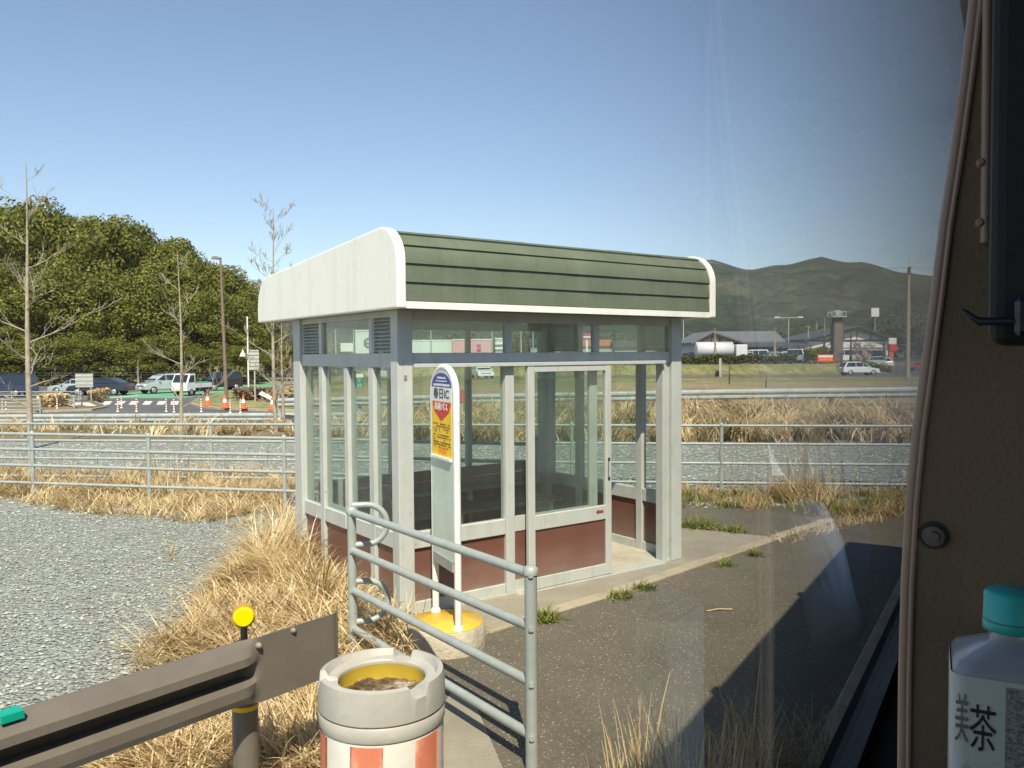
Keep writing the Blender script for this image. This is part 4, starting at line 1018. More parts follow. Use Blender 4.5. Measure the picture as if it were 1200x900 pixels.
bare_tree('bare twiggy tree rising just left of the shelter roof', 322, 21.5, 243, .072, 20, 9, .24, twigs=4, up=1.3)
bare_tree('thin bare tree right beside the shelter, half hidden behind it', 331, 27, 372, .08, 9, 14, .3)
bare_tree('small bare tree before the wood, between the board and the silver minivan', 162, 84, 421, .14, 8, 21, .3, group=None, twigs=2)
bare_tree('pruned bare tree at the gable of the white tanker building', 838, 104, 384, .30, 9, 31, .17, M_bark, .45, 2, 'pruned trees along the parking lot')
bare_tree('pruned bare tree before the long grey roof', 908, 104, 383, .30, 9, 33, .2, M_bark, .35, 2, 'pruned trees along the parking lot')
bare_tree('pruned pale tree leaning left of the stone pylon', 966, 112, 372, .28, 8, 35, .25, M_bark, .3, 2, 'pruned trees along the parking lot')
bare_tree('dark pruned tree right of the stone pylon', 997, 106, 383, .26, 8, 37, .2, M_bark2, .4, 2, 'pruned trees along the parking lot')
bare_tree('bare tree left of the red and white filling station sign', 1036, 118, 378, .25, 9, 39, .25, M_bark2, .3, 2, 'pruned trees along the parking lot')
bare_tree('thin dry sapling on the verge behind the guardrail', 855, 60, 423, .08, 7, 41, .3, M_bark2, .2, 2, None)
bare_tree('lower dry sapling on the verge right of the other sapling', 898, 50, 437, .06, 7, 43, .3, M_bark2, .2, 2, None)

# ------------------------------------------------------------------ leafy crowns
def leafcloud(centers, radii, per, size, seed, squash=.8, tri=False):
    rs = np.random.RandomState(seed); m = len(centers); C = np.repeat(np.array(centers), per, 0); Rr = np.repeat(np.array(radii), per)
    d = rs.normal(0, 1, (m * per, 3)); d /= np.linalg.norm(d, axis=1)[:, None]; rr_ = rs.uniform(.78, 1.06, m * per) * Rr
    p = C + d * rr_[:, None] * np.array([1, 1, squash])
    nn = d + rs.normal(0, .32, d.shape) + np.array([0, 0, .25]); nn /= np.linalg.norm(nn, axis=1)[:, None]
    u_ = np.cross(nn, rs.normal(0, 1, nn.shape)); u_ /= np.linalg.norm(u_, axis=1)[:, None]; w_ = np.cross(nn, u_)
    s = rs.uniform(size * .55, size, m * per)[:, None] / 2
    V = np.stack([p - u_ * s * 1.3, p - w_ * s * .8, p + u_ * s * 1.3, p + w_ * s * .8], 1).reshape(-1, 3)
    Q = np.arange(len(V)).reshape(-1, 4); return V, Q
def crown_mesh(seed, kind=0):
    """unit crown: radius about 1, height about 1.6 from 0"""
    rs = np.random.RandomState(seed); cs = []; rad = []
    N = 85
    for i in range(N):
        z = rs.uniform(-.75, 1); a = i * 2.399 + rs.uniform(-.3, .3); r = math.sqrt(max(0, 1 - z * z)) * rs.uniform(.66, .92) if rs.rand() < .82 else rs.uniform(0, .6)
        cs.append((r * math.cos(a) * 1.0, r * math.sin(a), .80 + z * rs.uniform(.66, .84))); rad.append(rs.uniform(.15, .28))
    return leafcloud(cs, rad, 260, .046, seed, .72)
crowns = []
for s in range(5):
    V, Q = crown_mesh(100 + s); me_o = mesh_np('crown', V, Q, M_leaf); crowns.append(me_o.data); bpy.data.objects.remove(me_o)
def leafy_tree(name, label, px, Y, top_py, rad, group=None, k=0, trunk=.32, mat=None, cat='tree', base=None):
    b = gat(px, Y); H = at(px, top_py, Y).z - b.z
    t = thing(name, label, cat, b, (px * .7) % 6.28, group)
    c = bpy.data.objects.new('crown', crowns[k % 5]); link(c, t); z0 = H * .10; c.location = (0, 0, z0); c.scale = (rad, rad, (H - z0) / 1.62)
    m = MB(); m.tube([(0, 0, -.3), (.1, .05, H * .2), (0, .1, H * .45), (.1, 0, H * .7)], [trunk, trunk * .8, trunk * .6, trunk * .3], 8)
    for a in (0.4, 2.2, 4.4): m.tube([(0, 0, H * .25), (math.cos(a) * rad * .3, math.sin(a) * rad * .3, H * .5), (math.cos(a) * rad * .6, math.sin(a) * rad * .6, H * .68)], [trunk * .5, trunk * .35, trunk * .15], 6)
    m.build('trunk', M_bark2, t); return t
wood = [(-150, 132, 250, 11, 0), (-85, 124, 246, 10.5, 1), (-20, 128, 240, 10, 2), (38, 122, 242, 9.5, 3), (92, 126, 256, 9, 4), (140, 120, 266, 9, 0), (186, 124, 282, 8.5, 1), (226, 120, 302, 7.5, 2), (262, 122, 318, 7, 3), (288, 118, 352, 5.5, 4), (318, 120, 396, 5, 0), (352, 124, 404, 5, 1),
        (66, 125, 250, 8, 1), (115, 124, 262, 8, 2), (163, 123, 274, 7.5, 3), (206, 122, 293, 7, 0), (245, 121, 311, 6.5, 4), (10, 127, 243, 8, 1), (-110, 108, 330, 8, 2), (-40, 106, 318, 8, 3), (22, 108, 312, 7.5, 4), (72, 104, 318, 7.5, 0), (120, 106, 330, 7, 1), (165, 104, 322, 7, 2), (212, 106, 352, 6.5, 3), (250, 104, 345, 6, 4), (284, 104, 382, 5.5, 2), (310, 102, 412, 4, 1),
        (-75, 96, 392, 5.5, 1), (-10, 96, 385, 5.5, 0), (48, 95, 398, 5, 2), (100, 95, 392, 5, 3), (148, 96, 402, 4.5, 4), (190, 95, 396, 4.5, 0), (232, 96, 410, 4, 1), (268, 96, 405, 4, 2)]
names = {3: 'evergreen tree forming the highest hump of the wood at the far left', 9: 'evergreen tree at the right-hand end of the wood beside the lamp post'}
for i, (px, Y, py, r, k) in enumerate(wood):
    r *= 1.14
    leafy_tree('evergreen_tree', names.get(i, 'dense olive-green evergreen tree massed with others in the wood behind the road'), px, Y, py, r, 'evergreen trees of the wood', k, .4)
# hedge, shrubs, far trees
def leafbox(name, label, cat, x0, x1, y0, y1, h, n, size, mat, seed, dz=0, group=None):
    rs = np.random.RandomState(seed); p = rs.uniform(0, 1, (n, 3)); x = x0 + (x1 - x0) * p[:, 0]; y = y0 + (y1 - y0) * p[:, 1]
    top = h * (1 + .10 * np.sin(x * 1.3) + .07 * np.sin(x * 3.7 + 1)); z = p[:, 2] ** .5 * top
    b = Vector(((x0 + x1) / 2, (y0 + y1) / 2, 0)); P_ = np.stack([x - b.x, y - b.y, z + ground(x, y) + dz], -1)
    nn = rs.normal(0, 1, P_.shape) + np.array([0, -.4, .5]); nn /= np.linalg.norm(nn, axis=1)[:, None]; u_ = np.cross(nn, rs.normal(0, 1, nn.shape)); u_ /= np.linalg.norm(u_, axis=1)[:, None]; w_ = np.cross(nn, u_)
    s = rs.uniform(.5, 1, n)[:, None] * size / 2; V = np.stack([P_ - u_ * s, P_ - w_ * s, P_ + u_ * s, P_ + w_ * s], 1).reshape(-1, 3)
    o = mesh_np(name, V, np.arange(len(V)).reshape(-1, 4), mat); o.location = b; return tag(o, label, cat, group)
leafbox('hedge', 'long low clipped hedge in front of the parking lot', 'hedge', X(700, 103), X(934, 103), 102.4, 103.6, 1.15, 9000, .28, M_hedge, 1)
leafbox('hedge', 'clipped hedge seen through the shelter glass', 'hedge', X(520, 103), X(690, 103), 102.4, 103.6, 1.0, 5000, .28, M_hedge, 2)
leafbox('shrub', 'yellow-green clipped bush left of the red banner', 'shrub', X(945, 104), X(968, 104), 103, 105, 1.9, 3000, .3, M_yshrub, 3)
leafbox('shrub', 'low yellow-green bushes under the blossom tree', 'shrub', X(1006, 101), X(1042, 101), 100, 102, .85, 2600, .3, M_yshrub, 4)
leafbox('shrub', 'reddish brown ground shrubs on the island behind the cones', 'shrub', X(276, 56), X(312, 56), 55, 59, .75, 2400, .22, island_mat('brown_shrub', [(0, (.12, .06, .04)), (1, (.30, .20, .12))]), 5, .1)
leafbox('shrub', 'olive scrub at the right end of the island by the shelter', 'shrub', X(314, 54), X(342, 54), 53, 58, .9, 2200, .25, M_dry2, 6, .1)
leafbox('shrub', 'pale dry bush beside the fence of the left island', 'shrub', X(54, 50), X(72, 50), 49, 51, .75, 1800, .2, M_dry, 7, .1)
leafbox('shrub', 'round dry bush behind the tail of the grey board', 'shrub', X(110, 58), X(121, 58), 57, 59, .8, 1200, .22, M_dry, 8, .1)
leafbox('shrub', 'dark undergrowth at the foot of the wood', 'undergrowth', -88, -28, 91, 93, 2.0, 9000, .55, M_hedge, 9)
def far_wood(name, label, px0, px1, Y0, Y1, n, hmin, hmax, seed, mat, size=.9):
    rs = np.random.RandomState(seed); cs = []; rd_ = []
    for i in range(n):
        Y = rs.uniform(Y0, Y1); px = rs.uniform(px0, px1); h = rs.uniform(hmin, hmax); x = X(px, Y); z = gz(x, Y)
        for k in range(4): cs.append((x + rs.uniform(-h, h) * .35, Y + rs.uniform(-h, h) * .3, z + h * rs.uniform(.35, .8))); rd_.append(h * rs.uniform(.2, .36))
    V, Q = leafcloud(cs, rd_, 45, size, seed, .9); o = mesh_np(name, V, Q, mat); return tag(o, label, 'wood', None, 'stuff')
M_farleaf = island_mat('far_leaf', [(0, (.05, .065, .025)), (.6, (.10, .11, .04)), (1, (.20, .17, .08))], .8, .1)
far_wood('distant_wood', 'distant mixed trees between the two tiled-roof buildings', 925, 1000, 230, 330, 60, 6, 11, 51, M_farleaf)
far_wood('distant_wood', 'distant brownish trees behind the filling station at the right', 1030, 1200, 200, 330, 120, 8, 19, 52, M_farleaf)
far_wood('distant_wood', 'line of distant trees beyond the parking lot and the white halls', 380, 930, 300, 520, 220, 6, 12, 53, M_farleaf, 1.3)
t_ = thing('blossom_tree', 'pale pink blossoming cherry tree between the pylon and the filling station', 'tree', gat(1011, 104))
cs = [(random.Random(i).uniform(-1.2, 1.2), random.Random(i + 50).uniform(-.8, .8), 1.5 + random.Random(i + 90).uniform(-.6, 1.6)) for i in range(22)]
V, Q = leafcloud(cs, [.45] * 22, 60, .2, 5, .8); mesh_np('crown', V, Q, M_pink, t_)
MB().tube([(0, 0, -.1), (.05, 0, 1.0), (-.3, 0, 2.2)], [.12, .09, .03], 6).tube([(.05, 0, 1), (.7, .1, 2.3)], [.07, .02], 5).build('trunk', M_bark2, t_)

# ------------------------------------------------------------------ vehicles
M_tyre = plain('tyre', (.02, .02, .02), .85); M_rim = plain('alloy_rim', (.45, .46, .47), .35, .6); M_carglass = plain('car_glass', (.02, .03, .035), .08, spec=.8)
M_lamp = plain('head_lamp', (.7, .72, .74), .1, coat=.5); M_tail = plain('tail_lamp', (.45, .01, .01), .2)
def carpaint(n, c): return plain(n, c, .28, .1, .02, coat=.8)
def car(label, px, Y, heading, L, W, H, paint, shape, name='parked_car', cat='car', group=None, z=None, small=False):
    """local: +x is the front, y is left; shape gives the side profile of the body and the glasshouse"""
    b = gat(px, Y, .02) if z is None else Vector((X(px, Y), Y, z))
    t = thing(name, label, cat, b, heading, group)
    prof_ = {'mpv': ([(-.5, .22), (-.5, .62), (-.46, .66), (.24, .62), (.46, .50), (.5, .40), (.5, .20)], [(-.485, .64), (-.44, .95), (-.36, 1.0), (.02, .99), (.16, .90), (.31, .61)]),
             'sedan': ([(-.5, .25), (-.5, .66), (-.44, .70), (.20, .66), (.45, .55), (.5, .42), (.5, .22)], [(-.42, .68), (-.24, .95), (-.10, 1.0), (.04, .98), (.23, .66)]),
             'van': ([(-.5, .18), (-.5, .55), (-.49, .58), (.30, .56), (.47, .48), (.5, .36), (.5, .18)], [(-.495, .56), (-.475, .96), (-.42, 1.0), (.14, 1.0), (.22, .94), (.36, .55)]),
             'hatch': ([(-.5, .24), (-.5, .55), (-.47, .64), (.22, .60), (.44, .50), (.5, .38), (.5, .20)], [(-.475, .62), (-.38, .94), (-.26, 1.0), (.0, .97), (.10, .90), (.27, .59)])}[shape]
    body, green = prof_; w = W / 2
    def loftsec(pr, widths, inset_z):
        m = MB(); n = len(pr); secs = []
        for s, k in widths: secs.append([(x * L, s * w * (k(z) if callable(k) else k), z * H) for x, z in pr])
        vs = [p for sct in secs for p in sct]; fs = []
        for i in range(len(secs) - 1):
            for j in range(n): fs.append((i * n + j, i * n + (j + 1) % n, (i + 1) * n + (j + 1) % n, (i + 1) * n + j))
        fs.append(tuple(range(n))[::-1]); fs.append(tuple((len(secs) - 1) * n + j for j in range(n))); m.add(vs, fs, False); return m
    taper = lambda z: 1.0 if z < .5 else 1 - .03 * (z - .5) / .2
    loftsec(body, [(-1, taper), (-.86, 1.0), (.86, 1.0), (1, taper)], 0).build('body', paint, t, bevel=.05, seg=2)
    gt = lambda z: .96 - .20 * (z - .6) / .4
    loftsec(green, [(-1, gt), (1, gt)], 0).build('cabin', paint, t, bevel=.04, seg=2)
    # windows: side glass following the cabin, windscreen and rear screen
    def inset(pr, zf0, zf1, x0, x1):
        return pr
    gx = [p[0] for p in green]; z0g = max(green[0][1], green[-1][1]) + .02; z1g = .93
    def xat(z, front):
        pts = green if not front else list(reversed(green))
        for (xa, za), (xb, zb_) in zip(pts[:-1], pts[1:]):
            if za <= z <= zb_ and zb_ > za: return xa + (xb - xa) * (z - za) / (zb_ - za)
        return pts[-1][0]
    for s in (-1, 1):
        xs_ = [xat(z0g, 0) + .025, -.12, .06, None]
        segs = [((xat(z0g, 0) + .03, xat(z1g, 0) + .03), (-.16, -.16)), ((-.145, -.145), (.045, .045)), ((.06, .06), (xat(z0g, 1) - .03, xat(z1g, 1) - .02))]
        for (a0, a1), (b0, b1) in segs:
            if b0 - a0 < .03: continue
            y0_ = s * w * (gt(z0g) + .006); y1_ = s * w * (gt(z1g) + .006); o_ = s * .006
            m = MB(); m.add([(a0 * L, y0_, z0g * H), (b0 * L, y0_, z0g * H), (b1 * L, y1_, z1g * H), (a1 * L, y1_, z1g * H), (a0 * L, y0_ - s * .03, z0g * H), (b0 * L, y0_ - s * .03, z0g * H), (b1 * L, y1_ - s * .03, z1g * H), (a1 * L, y1_ - s * .03, z1g * H)],
                            [(0, 1, 2, 3), (7, 6, 5, 4), (0, 4, 5, 1), (1, 5, 6, 2), (2, 6, 7, 3), (3, 7, 4, 0)]); m.build('side_window', M_carglass, t)
    for fr_, nm in ((1, 'windscreen'), (0, 'rear_window')):
        za, zb2 = z0g, .92; xa, xb = xat(za, fr_), xat(zb2, fr_); e = .006 if fr_ else -.006
        m = MB(); ya = w * (gt(za) - .10); yb2 = w * (gt(zb2) - .08)
        m.add([((xa + e) * L, -ya, za * H), ((xa + e) * L, ya, za * H), ((xb + e) * L, yb2, zb2 * H + .012), ((xb + e) * L, -yb2, zb2 * H + .012), ((xa - e) * L, -ya, za * H), ((xa - e) * L, ya, za * H), ((xb - e) * L, yb2, zb2 * H - .02), ((xb - e) * L, -yb2, zb2 * H - .02)],
              [(0, 1, 2, 3), (7, 6, 5, 4), (0, 4, 5, 1), (1, 5, 6, 2), (2, 6, 7, 3), (3, 7, 4, 0)]); m.build(nm, M_carglass, t)
    rw = .31 if H > 1.3 else .29
    for x in (-.31, .32):
        for s in (-1, 1):
            m = MB(); c_ = Vector((x * L, s * (w - .11), rw)); m.tube([c_ + Vector((0, -.11, 0)), c_ + Vector((0, .125 * 1, 0))], rw, 18); wh = m.build('wheel', M_tyre, t)
            m = MB(); c2 = c_ + Vector((0, s * .115, 0)); m.tube([c2, c2 + Vector((0, s * .018, 0)), c2 + Vector((0, s * .02, 0))], [rw * .66, rw * .64, rw * .3], 14); m.build('rim', M_rim, wh)
    if not small:
        for s in (-1, 1):
            MB().box(.455 * L, .497 * L + .02, s * w * .62 - .12, s * w * .62 + .14, .40 * H, .49 * H).build('headlight', M_lamp, t, bevel=.02)
            MB().box(-.5 * L - .012, -.48 * L, s * w * .78 - .08, s * w * .78 + .10, .48 * H, .66 * H).build('tail_light', M_tail, t, bevel=.01)
            MB().box(.19 * L, .225 * L, s * (w + .02) - .02, s * (w + .02) + .09 * s + .02, .60 * H, .68 * H).build('mirror', paint, t, bevel=.01)
        MB().box(.5 * L + .002, .5 * L + .012, -.17, .17, .24 * H, .35 * H).build('number_plate', M_plainwhite, t)
        MB().box(.5 * L + .001, .5 * L + .008, -.5, .5, .37 * H, .42 * H).build('grille', M_black, t)
    return t
navy = carpaint('navy_paint', (.012, .022, .07)); silver = carpaint('silver_paint', (.42, .47, .47)); white = carpaint('white_car_paint', (.75, .77, .78)); blackp = carpaint('black_paint', (.02, .012, .015)); navy2 = carpaint('dark_navy_paint', (.01, .014, .035))
g5 = 'cars on the road below the wood'
car('dark navy minivan at the far left edge, behind the fence', 4, 66, R(180), 4.7, 1.8, 1.80, navy, 'van', 'car', group=g5)
car('dark navy sedan behind the grey board', 118, 67.5, R(180), 4.8, 1.85, 1.46, navy2, 'sedan', 'car', group=g5)
car('light grey estate car half hidden in front of the navy sedan', 91, 69.5, R(178), 4.3, 1.75, 1.35, silver, 'sedan', 'car', group=g5)
car('silver minivan waiting on the green road marking', 192, 71, R(232), 4.25, 1.7, 1.68, silver, 'mpv', 'car', group=g5)
car('black boxy small car right of the white pickup', 260, 76, R(226), 3.4, 1.5, 1.68, blackp, 'van', 'car', group=g5)
car('white hatchback driving on the far road at the right', 1006, 88, R(2), 3.95, 1.72, 1.52, white, 'hatch', 'car')
# white pickup
tk = thing('pickup_truck', 'small white flatbed pickup with a teal load on the crossing', 'truck', gat(225, 66.5, .02), R(256), g5)
MB().prism([(.55, .38), (1.68, .38), (1.70, .95), (1.62, 1.05), (1.25, 1.76), (.62, 1.76), (.55, 1.70)], 'y', -.72, .72).build('cab', white, tk, bevel=.05, seg=2)
MB().box(-1.68, .52, -.72, .72, .62, .70).box(-1.68, .52, -.72, -.69, .70, .98).box(-1.68, .52, .69, .72, .70, .98).box(-1.68, -1.64, -.69, .69, .70, .98).build('cargo_bed', white, tk)
MB().add([(1.635, -.62, 1.08), (1.635, .62, 1.08), (1.295, .60, 1.68), (1.295, -.60, 1.68)], [(0, 1, 2, 3)]).build('windscreen', M_carglass, tk).modifiers.new('th', 'SOLIDIFY').thickness = .02
for s in (-1, 1):
    MB().prism([(.72, 1.08), (1.50, 1.08), (1.22, 1.64), (.72, 1.64)], 'y', s * .715, s * .73).build('side_window', M_carglass, tk)
    MB().box(1.66, 1.715, s * .5 - .13, s * .5 + .13, .66, .84).build('headlight', M_lamp, tk)
    for x in (-1.0, 1.1):
        c_ = Vector((x, s * .64, .27)); w_ = MB().tube([c_ + Vector((0, -.08, 0)), c_ + Vector((0, .08, 0))], .27, 16).build('wheel', M_tyre, tk)
        MB().tube([c_ + Vector((0, s * .078, 0)), c_ + Vector((0, s * .095, 0))], .16, 12).build('rim', M_rim, w_)
MB().box(1.70, 1.712, -.17, .17, .42, .56).build('number_plate', plain('yellow_plate', (.75, .55, .05), .5), tk)
MB().box(-1.6, .45, -.68, .68, .30, .60).build('chassis', M_black, tk)
ld = MB().box(-1.5, .35, -.60, .60, .0, .36).build('load_box', plain('teal_sheet', (.02, .28, .22), .6), None, bevel=.08, seg=2)
ld.matrix_world = tk.matrix_basis @ Matrix.Translation((0, 0, .71)); tag(ld, 'teal sheeted load lying in the bed of the white pickup', 'cargo')
# parked row in the right-hand lot
row = [(868, 118, 'white car parked directly right of the tanker', white, 'hatch'), (884, 122, 'white boxy car parked behind the hedge, second from the tanker', white, 'van'), (897, 126, 'dark blue car parked behind the hedge below the long roof', navy, 'mpv'), (905, 119, 'silver car nearest the pruned tree before the long roof', silver, 'sedan'),
       (918, 124, 'white minivan parked right of the pruned tree', white, 'mpv'), (929, 128, 'pale car farthest back, above the white van', silver, 'hatch'), (1020, 116, 'grey car parked behind the blossom tree', silver, 'mpv'), (1028, 120, 'white car partly behind yellow bushes by the filling station sign', white, 'hatch'), (815, 124, 'small dark blue car at the right side of the shelter post', navy, 'hatch')]
for i, (px, Y, lab, pt, shp) in enumerate(row): car(lab, px, Y, R([200, 160, 15, 190, 170, 10, 200, 165, 20][i]), 4.2, 1.7, 1.9 if shp == 'van' else 1.6, pt, shp, group='cars parked in the lot behind the hedge', small=True)
car('white van at the end of the hedge, facing the camera', 939, 113, R(-70), 4.4, 1.75, 1.95, white, 'van', 'parked_van', 'van', small=True)
car('white van between the pylon and the dark pruned tree', 991, 112, R(10), 4.2, 1.7, 1.9, white, 'van', 'parked_van', 'van', small=True)
car('white car crossing behind the bus stop sign, seen through the glass', 565, 87, R(-75), 4.0, 1.7, 1.5, white, 'hatch', 'car', small=False)
car('grey car beyond the green sign, seen through the left panes', 452, 87.5, R(178), 4.0, 1.7, 1.55, silver, 'hatch', 'car', small=True)
car('red car turning on the side road by the brown panel', 1083, 108, R(200), 4.2, 1.7, 1.3, carpaint('red_paint', (.5, .03, .03)), 'hatch', 'car', small=True)
# tanker
tkr = thing('tanker_truck', 'long white tanker truck parked beside the gabled building', 'truck', gat(841, 114, .02), R(4))
MB().tube([(-3.1, 0, 1.95), (-3.0, 0, 1.95), (2.0, 0, 1.95), (2.1, 0, 1.95)], [.7, 1.05, 1.05, .7], 24).build('tank', white, tkr)
MB().box(2.3, 3.9, -1.1, 1.1, .55, 2.6).build('cab', white, tkr, bevel=.12, seg=2)
MB().box(-3.1, 2.3, -.9, .9, .55, .85).build('chassis', M_black, tkr)
MB().box(3.86, 3.915, -.95, .95, 1.6, 2.35).build('windscreen', M_carglass, tkr)
for x in (-2.5, -1.5, 3.0):
    for s in (-1, 1): MB().tube([(x, s * .95 - .12, .45), (x, s * .95 + .12, .45)], .45, 16).build('wheel', M_tyre, tkr)

# ------------------------------------------------------------------ street furniture
def pole_thing(name, label, cat, px, Y, group=None, dz=0): return thing(name, label, cat, gat(px, Y, dz), 0, group)
M_polebrown = plain('brown_pole_paint', (.20, .14, .11), .5); M_polegrey = plain('grey_pole', (.42, .42, .38), .6); M_polewood = plain('utility_pole_concrete', (.36, .32, .25), .8)
lp = pole_thing('street_lamp', 'tall brown street lamp standing before the wood', 'street lamp', 265, 57); H = topz(262, 303, 57) - lp.location.z
x_ = X(261, 57) - X(265, 57)
MB().tube([(0, 0, 0), (x_ * .6, 0, H * .6), (x_, 0, H)], [.13, .10, .07], 10).build('pole', M_polebrown, lp)
MB().prism([(x_ - .62, H - .03), (x_ - .55, H + .14), (x_ - .25, H + .18), (x_ + .05, H + .06), (x_ + .05, H - .02), (x_ - .3, H - .06)], 'y', -.15, .15).build('lamp_head', plain('lamp_grey', (.22, .21, .2), .4), lp, bevel=.03)
bd_ = pole_thing('road_sign', 'blank grey back of a board sign on two posts, left road island', 'road sign', 99, 56, dz=.12)
for dx in (-.42, .42): MB().tube([(dx, 0, 0), (dx, 0, 1.85)], .035, 8).build('post', M_polegrey, bd_)
m = MB().box(-.60, .60, -.06, -.03, .98, 1.90); b_ = m.build('panel', plain('sign_back_grey', (.45, .46, .42), .5, .2), bd_)
for z in (1.15, 1.42, 1.70): MB().box(-.60, .60, -.095, -.061, z, z + .05).build('stiffener', M_polegrey, b_)
s1 = pole_thing('road_sign', 'small triangular sign on a white pole at the right end of the wood', 'road sign', 291, 62, dz=.12); H = topz(290, 371, 62) - s1.location.z
MB().tube([(0, 0, 0), (0, 0, H)], .055, 8).build('pole', M_plainwhite, s1)
MB().prism([(-.62, H - 3.0), (-.12, H - 3.0), (-.37, H - 2.45)], 'y', -.07, -.04).build('triangle', M_signwhite, s1); MB().box(-.4, 0, -.05, .0, H - 2.8, H - 2.75).build('bracket', M_polegrey, s1)
s2 = pole_thing('road_sign', 'back of a tall ribbed sign on a grey post beside the triangular sign', 'road sign', 298.5, 54, dz=.12); H = topz(298, 410, 54) - s2.location.z
MB().tube([(0, 0, 0), (0, 0, H)], .05, 8).build('post', M_polegrey, s2); b_ = MB().box(-.33, .33, -.09, -.06, H - 1.35, H).build('panel', plain('sign_back_grey', (.45, .46, .42), .5, .2), s2)
for k in range(6): MB().box(-.33, .33, -.13, -.091, H - 1.30 + k * .24, H - 1.24 + k * .24).build('stiffener', M_polegrey, b_)
s3 = pole_thing('fallen_board', 'pale board lying tilted among the island shrubs', 'board', 312, 53, dz=.45); MB().prism([(-.5, .22), (.35, -.2), (.5, -.02), (-.3, .42)], 'y', -.04, .0).build('board', M_plainwhite, s3)
up_ = pole_thing('utility_pole', 'tall concrete utility pole left of the brown panel at the right', 'utility pole', 1064, 78); H = topz(1063, 314, 78) - up_.location.z
MB().tube([(0, 0, 0), (0, 0, H)], [.20, .13], 12).build('pole', M_polewood, up_); MB().tube([(0, 0, H), (0, 0, H + 1.3)], .03, 6).build('mast', M_polegrey, up_)
MB().tube([(-.0, -.16, H - .5), (-.0, -.16, H + .1)], .11, 8).build('fitting', plain('pole_fitting', (.12, .10, .06), .6), up_)
wr = MB(); rgw = random.Random(2)
for dz_, x1 in ((.05, -30), (-3.0, -42), (.05, 22)):
    pts = [Vector((x1 * k / 12, 3 * k / 12, H + dz_ - 6 * (k / 12) * (1 - k / 12) * .18)) for k in range(13)]; wr.tube(pts, .012, 4, caps=False)
wr.build('wires', M_black, up_)
# cones
M_cone = plain('cone_orange', (.80, .13, .03), .5, var=.05); M_conew = plain('cone_white', (.8, .8, .78), .4)
def mkcone(loc, label):
    t = thing('traffic_cone', label, 'traffic cone', loc, .3, 'orange traffic cones on the road island'); t.scale = (.88, .88, .9)
    MB().box(-.26, .26, -.26, .26, 0, .14).build('base', M_cone, t, bevel=.03)
    MB().lathe([(.20, .14), (.135, .38)], 16).build('cone', M_cone, t); MB().lathe([(.138, .38), (.085, .62)], 16).build('white_band', M_conew, t); MB().lathe([(.085, .62), (.06, .76), (.03, .84), (0, .85)], 16).build('tip', M_cone, t); return t
cn = [(242.5, 50, 'orange cone nearest the white pickup'), (263, 47.5, 'orange and white cone at the foot of the street lamp'), (284.5, 46.8, 'orange cone between the lamp and the ribbed sign'), (318.5, 45.5, 'orange cone nearest the shelter')]
cone0 = None
for px, Y, lab in cn:
    l = gat(px, Y, .12)
    cone0 = mkcone(l, lab) if cone0 is None else (dup(cone0, l, .2, lab) and cone0)
# delineators
def mkdel(loc, label):
    t = thing('lane_delineator', label, 'delineator', loc, 0, 'red and white delineator posts along the road edge'); t.scale = (.8, .8, .88)
    MB().lathe([(.10, 0), (.10, .03), (.045, .06), (.04, .80), (.035, .83), (0, .84)], 12).build('post', M_conew, t)
    for k in range(5): MB().lathe([(.0475, .10 + k * .15), (.0475, .17 + k * .15)], 12).build('red_band', M_red if False else plain('delineator_red', (.62, .08, .06), .5), t)
    return t
dl0 = None
dlab = ['red and white delineator post']
dpx = [(6, 47), (66, 47.5), (137, 46.5), (141.5, 50), (159, 46.5), (194, 46.5), (203, 45.8), (235, 46), (269, 45), (281, 45), (330, 44.5)]
dn = ['delineator at the far left edge of the picture', 'delineator beside the pale dry bush', 'left one of the close pair of delineators by the crossing', 'farther right one of the close pair of delineators by the crossing', 'delineator below the third crossing stripe', 'taller delineator below the right end of the crossing',
      'delineator just left of the young tree before the pickup', 'delineator below the pickup, right of the young tree', 'delineator just right of the street lamp', 'delineator left of the third cone', 'delineator nearest the shelter']
for (px, Y), lab in zip(dpx, dn):
    l = gat(px, Y, .02)
    if dl0 is None: dl0 = mkdel(l, lab)
    else: dup(dl0, l, 0, lab)
# island pipe fences on the left
def hfence(label, pts, hh, nr):
    P_ = [(X(px, Y), Y) for px, Y in pts]; return pipe_fence('pipe_fence', label, P_, [hh * (k + 1) / nr - .05 for k in range(nr)], .05, .032, hh, 'fence')
hfence('pale pipe fence in front of the navy minivan', [(-60, 58), (13, 57.5), (52, 57.5), (94, 57)], .8, 3)
hfence('low pipe fence on the left island with thick posts', [(-40, 47.5), (2, 47), (46, 46.5)], .8, 4)
hfence('short pipe fence bending round the island by the crossing', [(70, 53), (86, 48), (95, 50)], .9, 3)
hfence('pale pipe fence at the road beside the shelter', [(326, 50), (345, 50), (372, 50)], .9, 2)
# far mesh fence at the wood
mf = thing('mesh_fence', 'low dark mesh fence along the foot of the wood', 'fence', gat(-60, 89.5))
o_ = mf.location
for k in range(22):
    p = Vector((-84 + k * 2.9, 89.5 - .0 * k, 0)); p.z = gz(p.x, p.y); MB().tube([p - o_, p - o_ + Vector((0, 0, 1.5))], .04, 5).build('post', M_bark2, mf)
ms = MB()
for z in (.3, .6, .9, 1.2, 1.48): ms.bar(Vector((-84, 89.5, -1.1 + z)) - o_, Vector((-84 + 60.9, 89.5, -1.1 + z)) - o_, .03, .03)
ms.build('wires', M_bark2, mf)
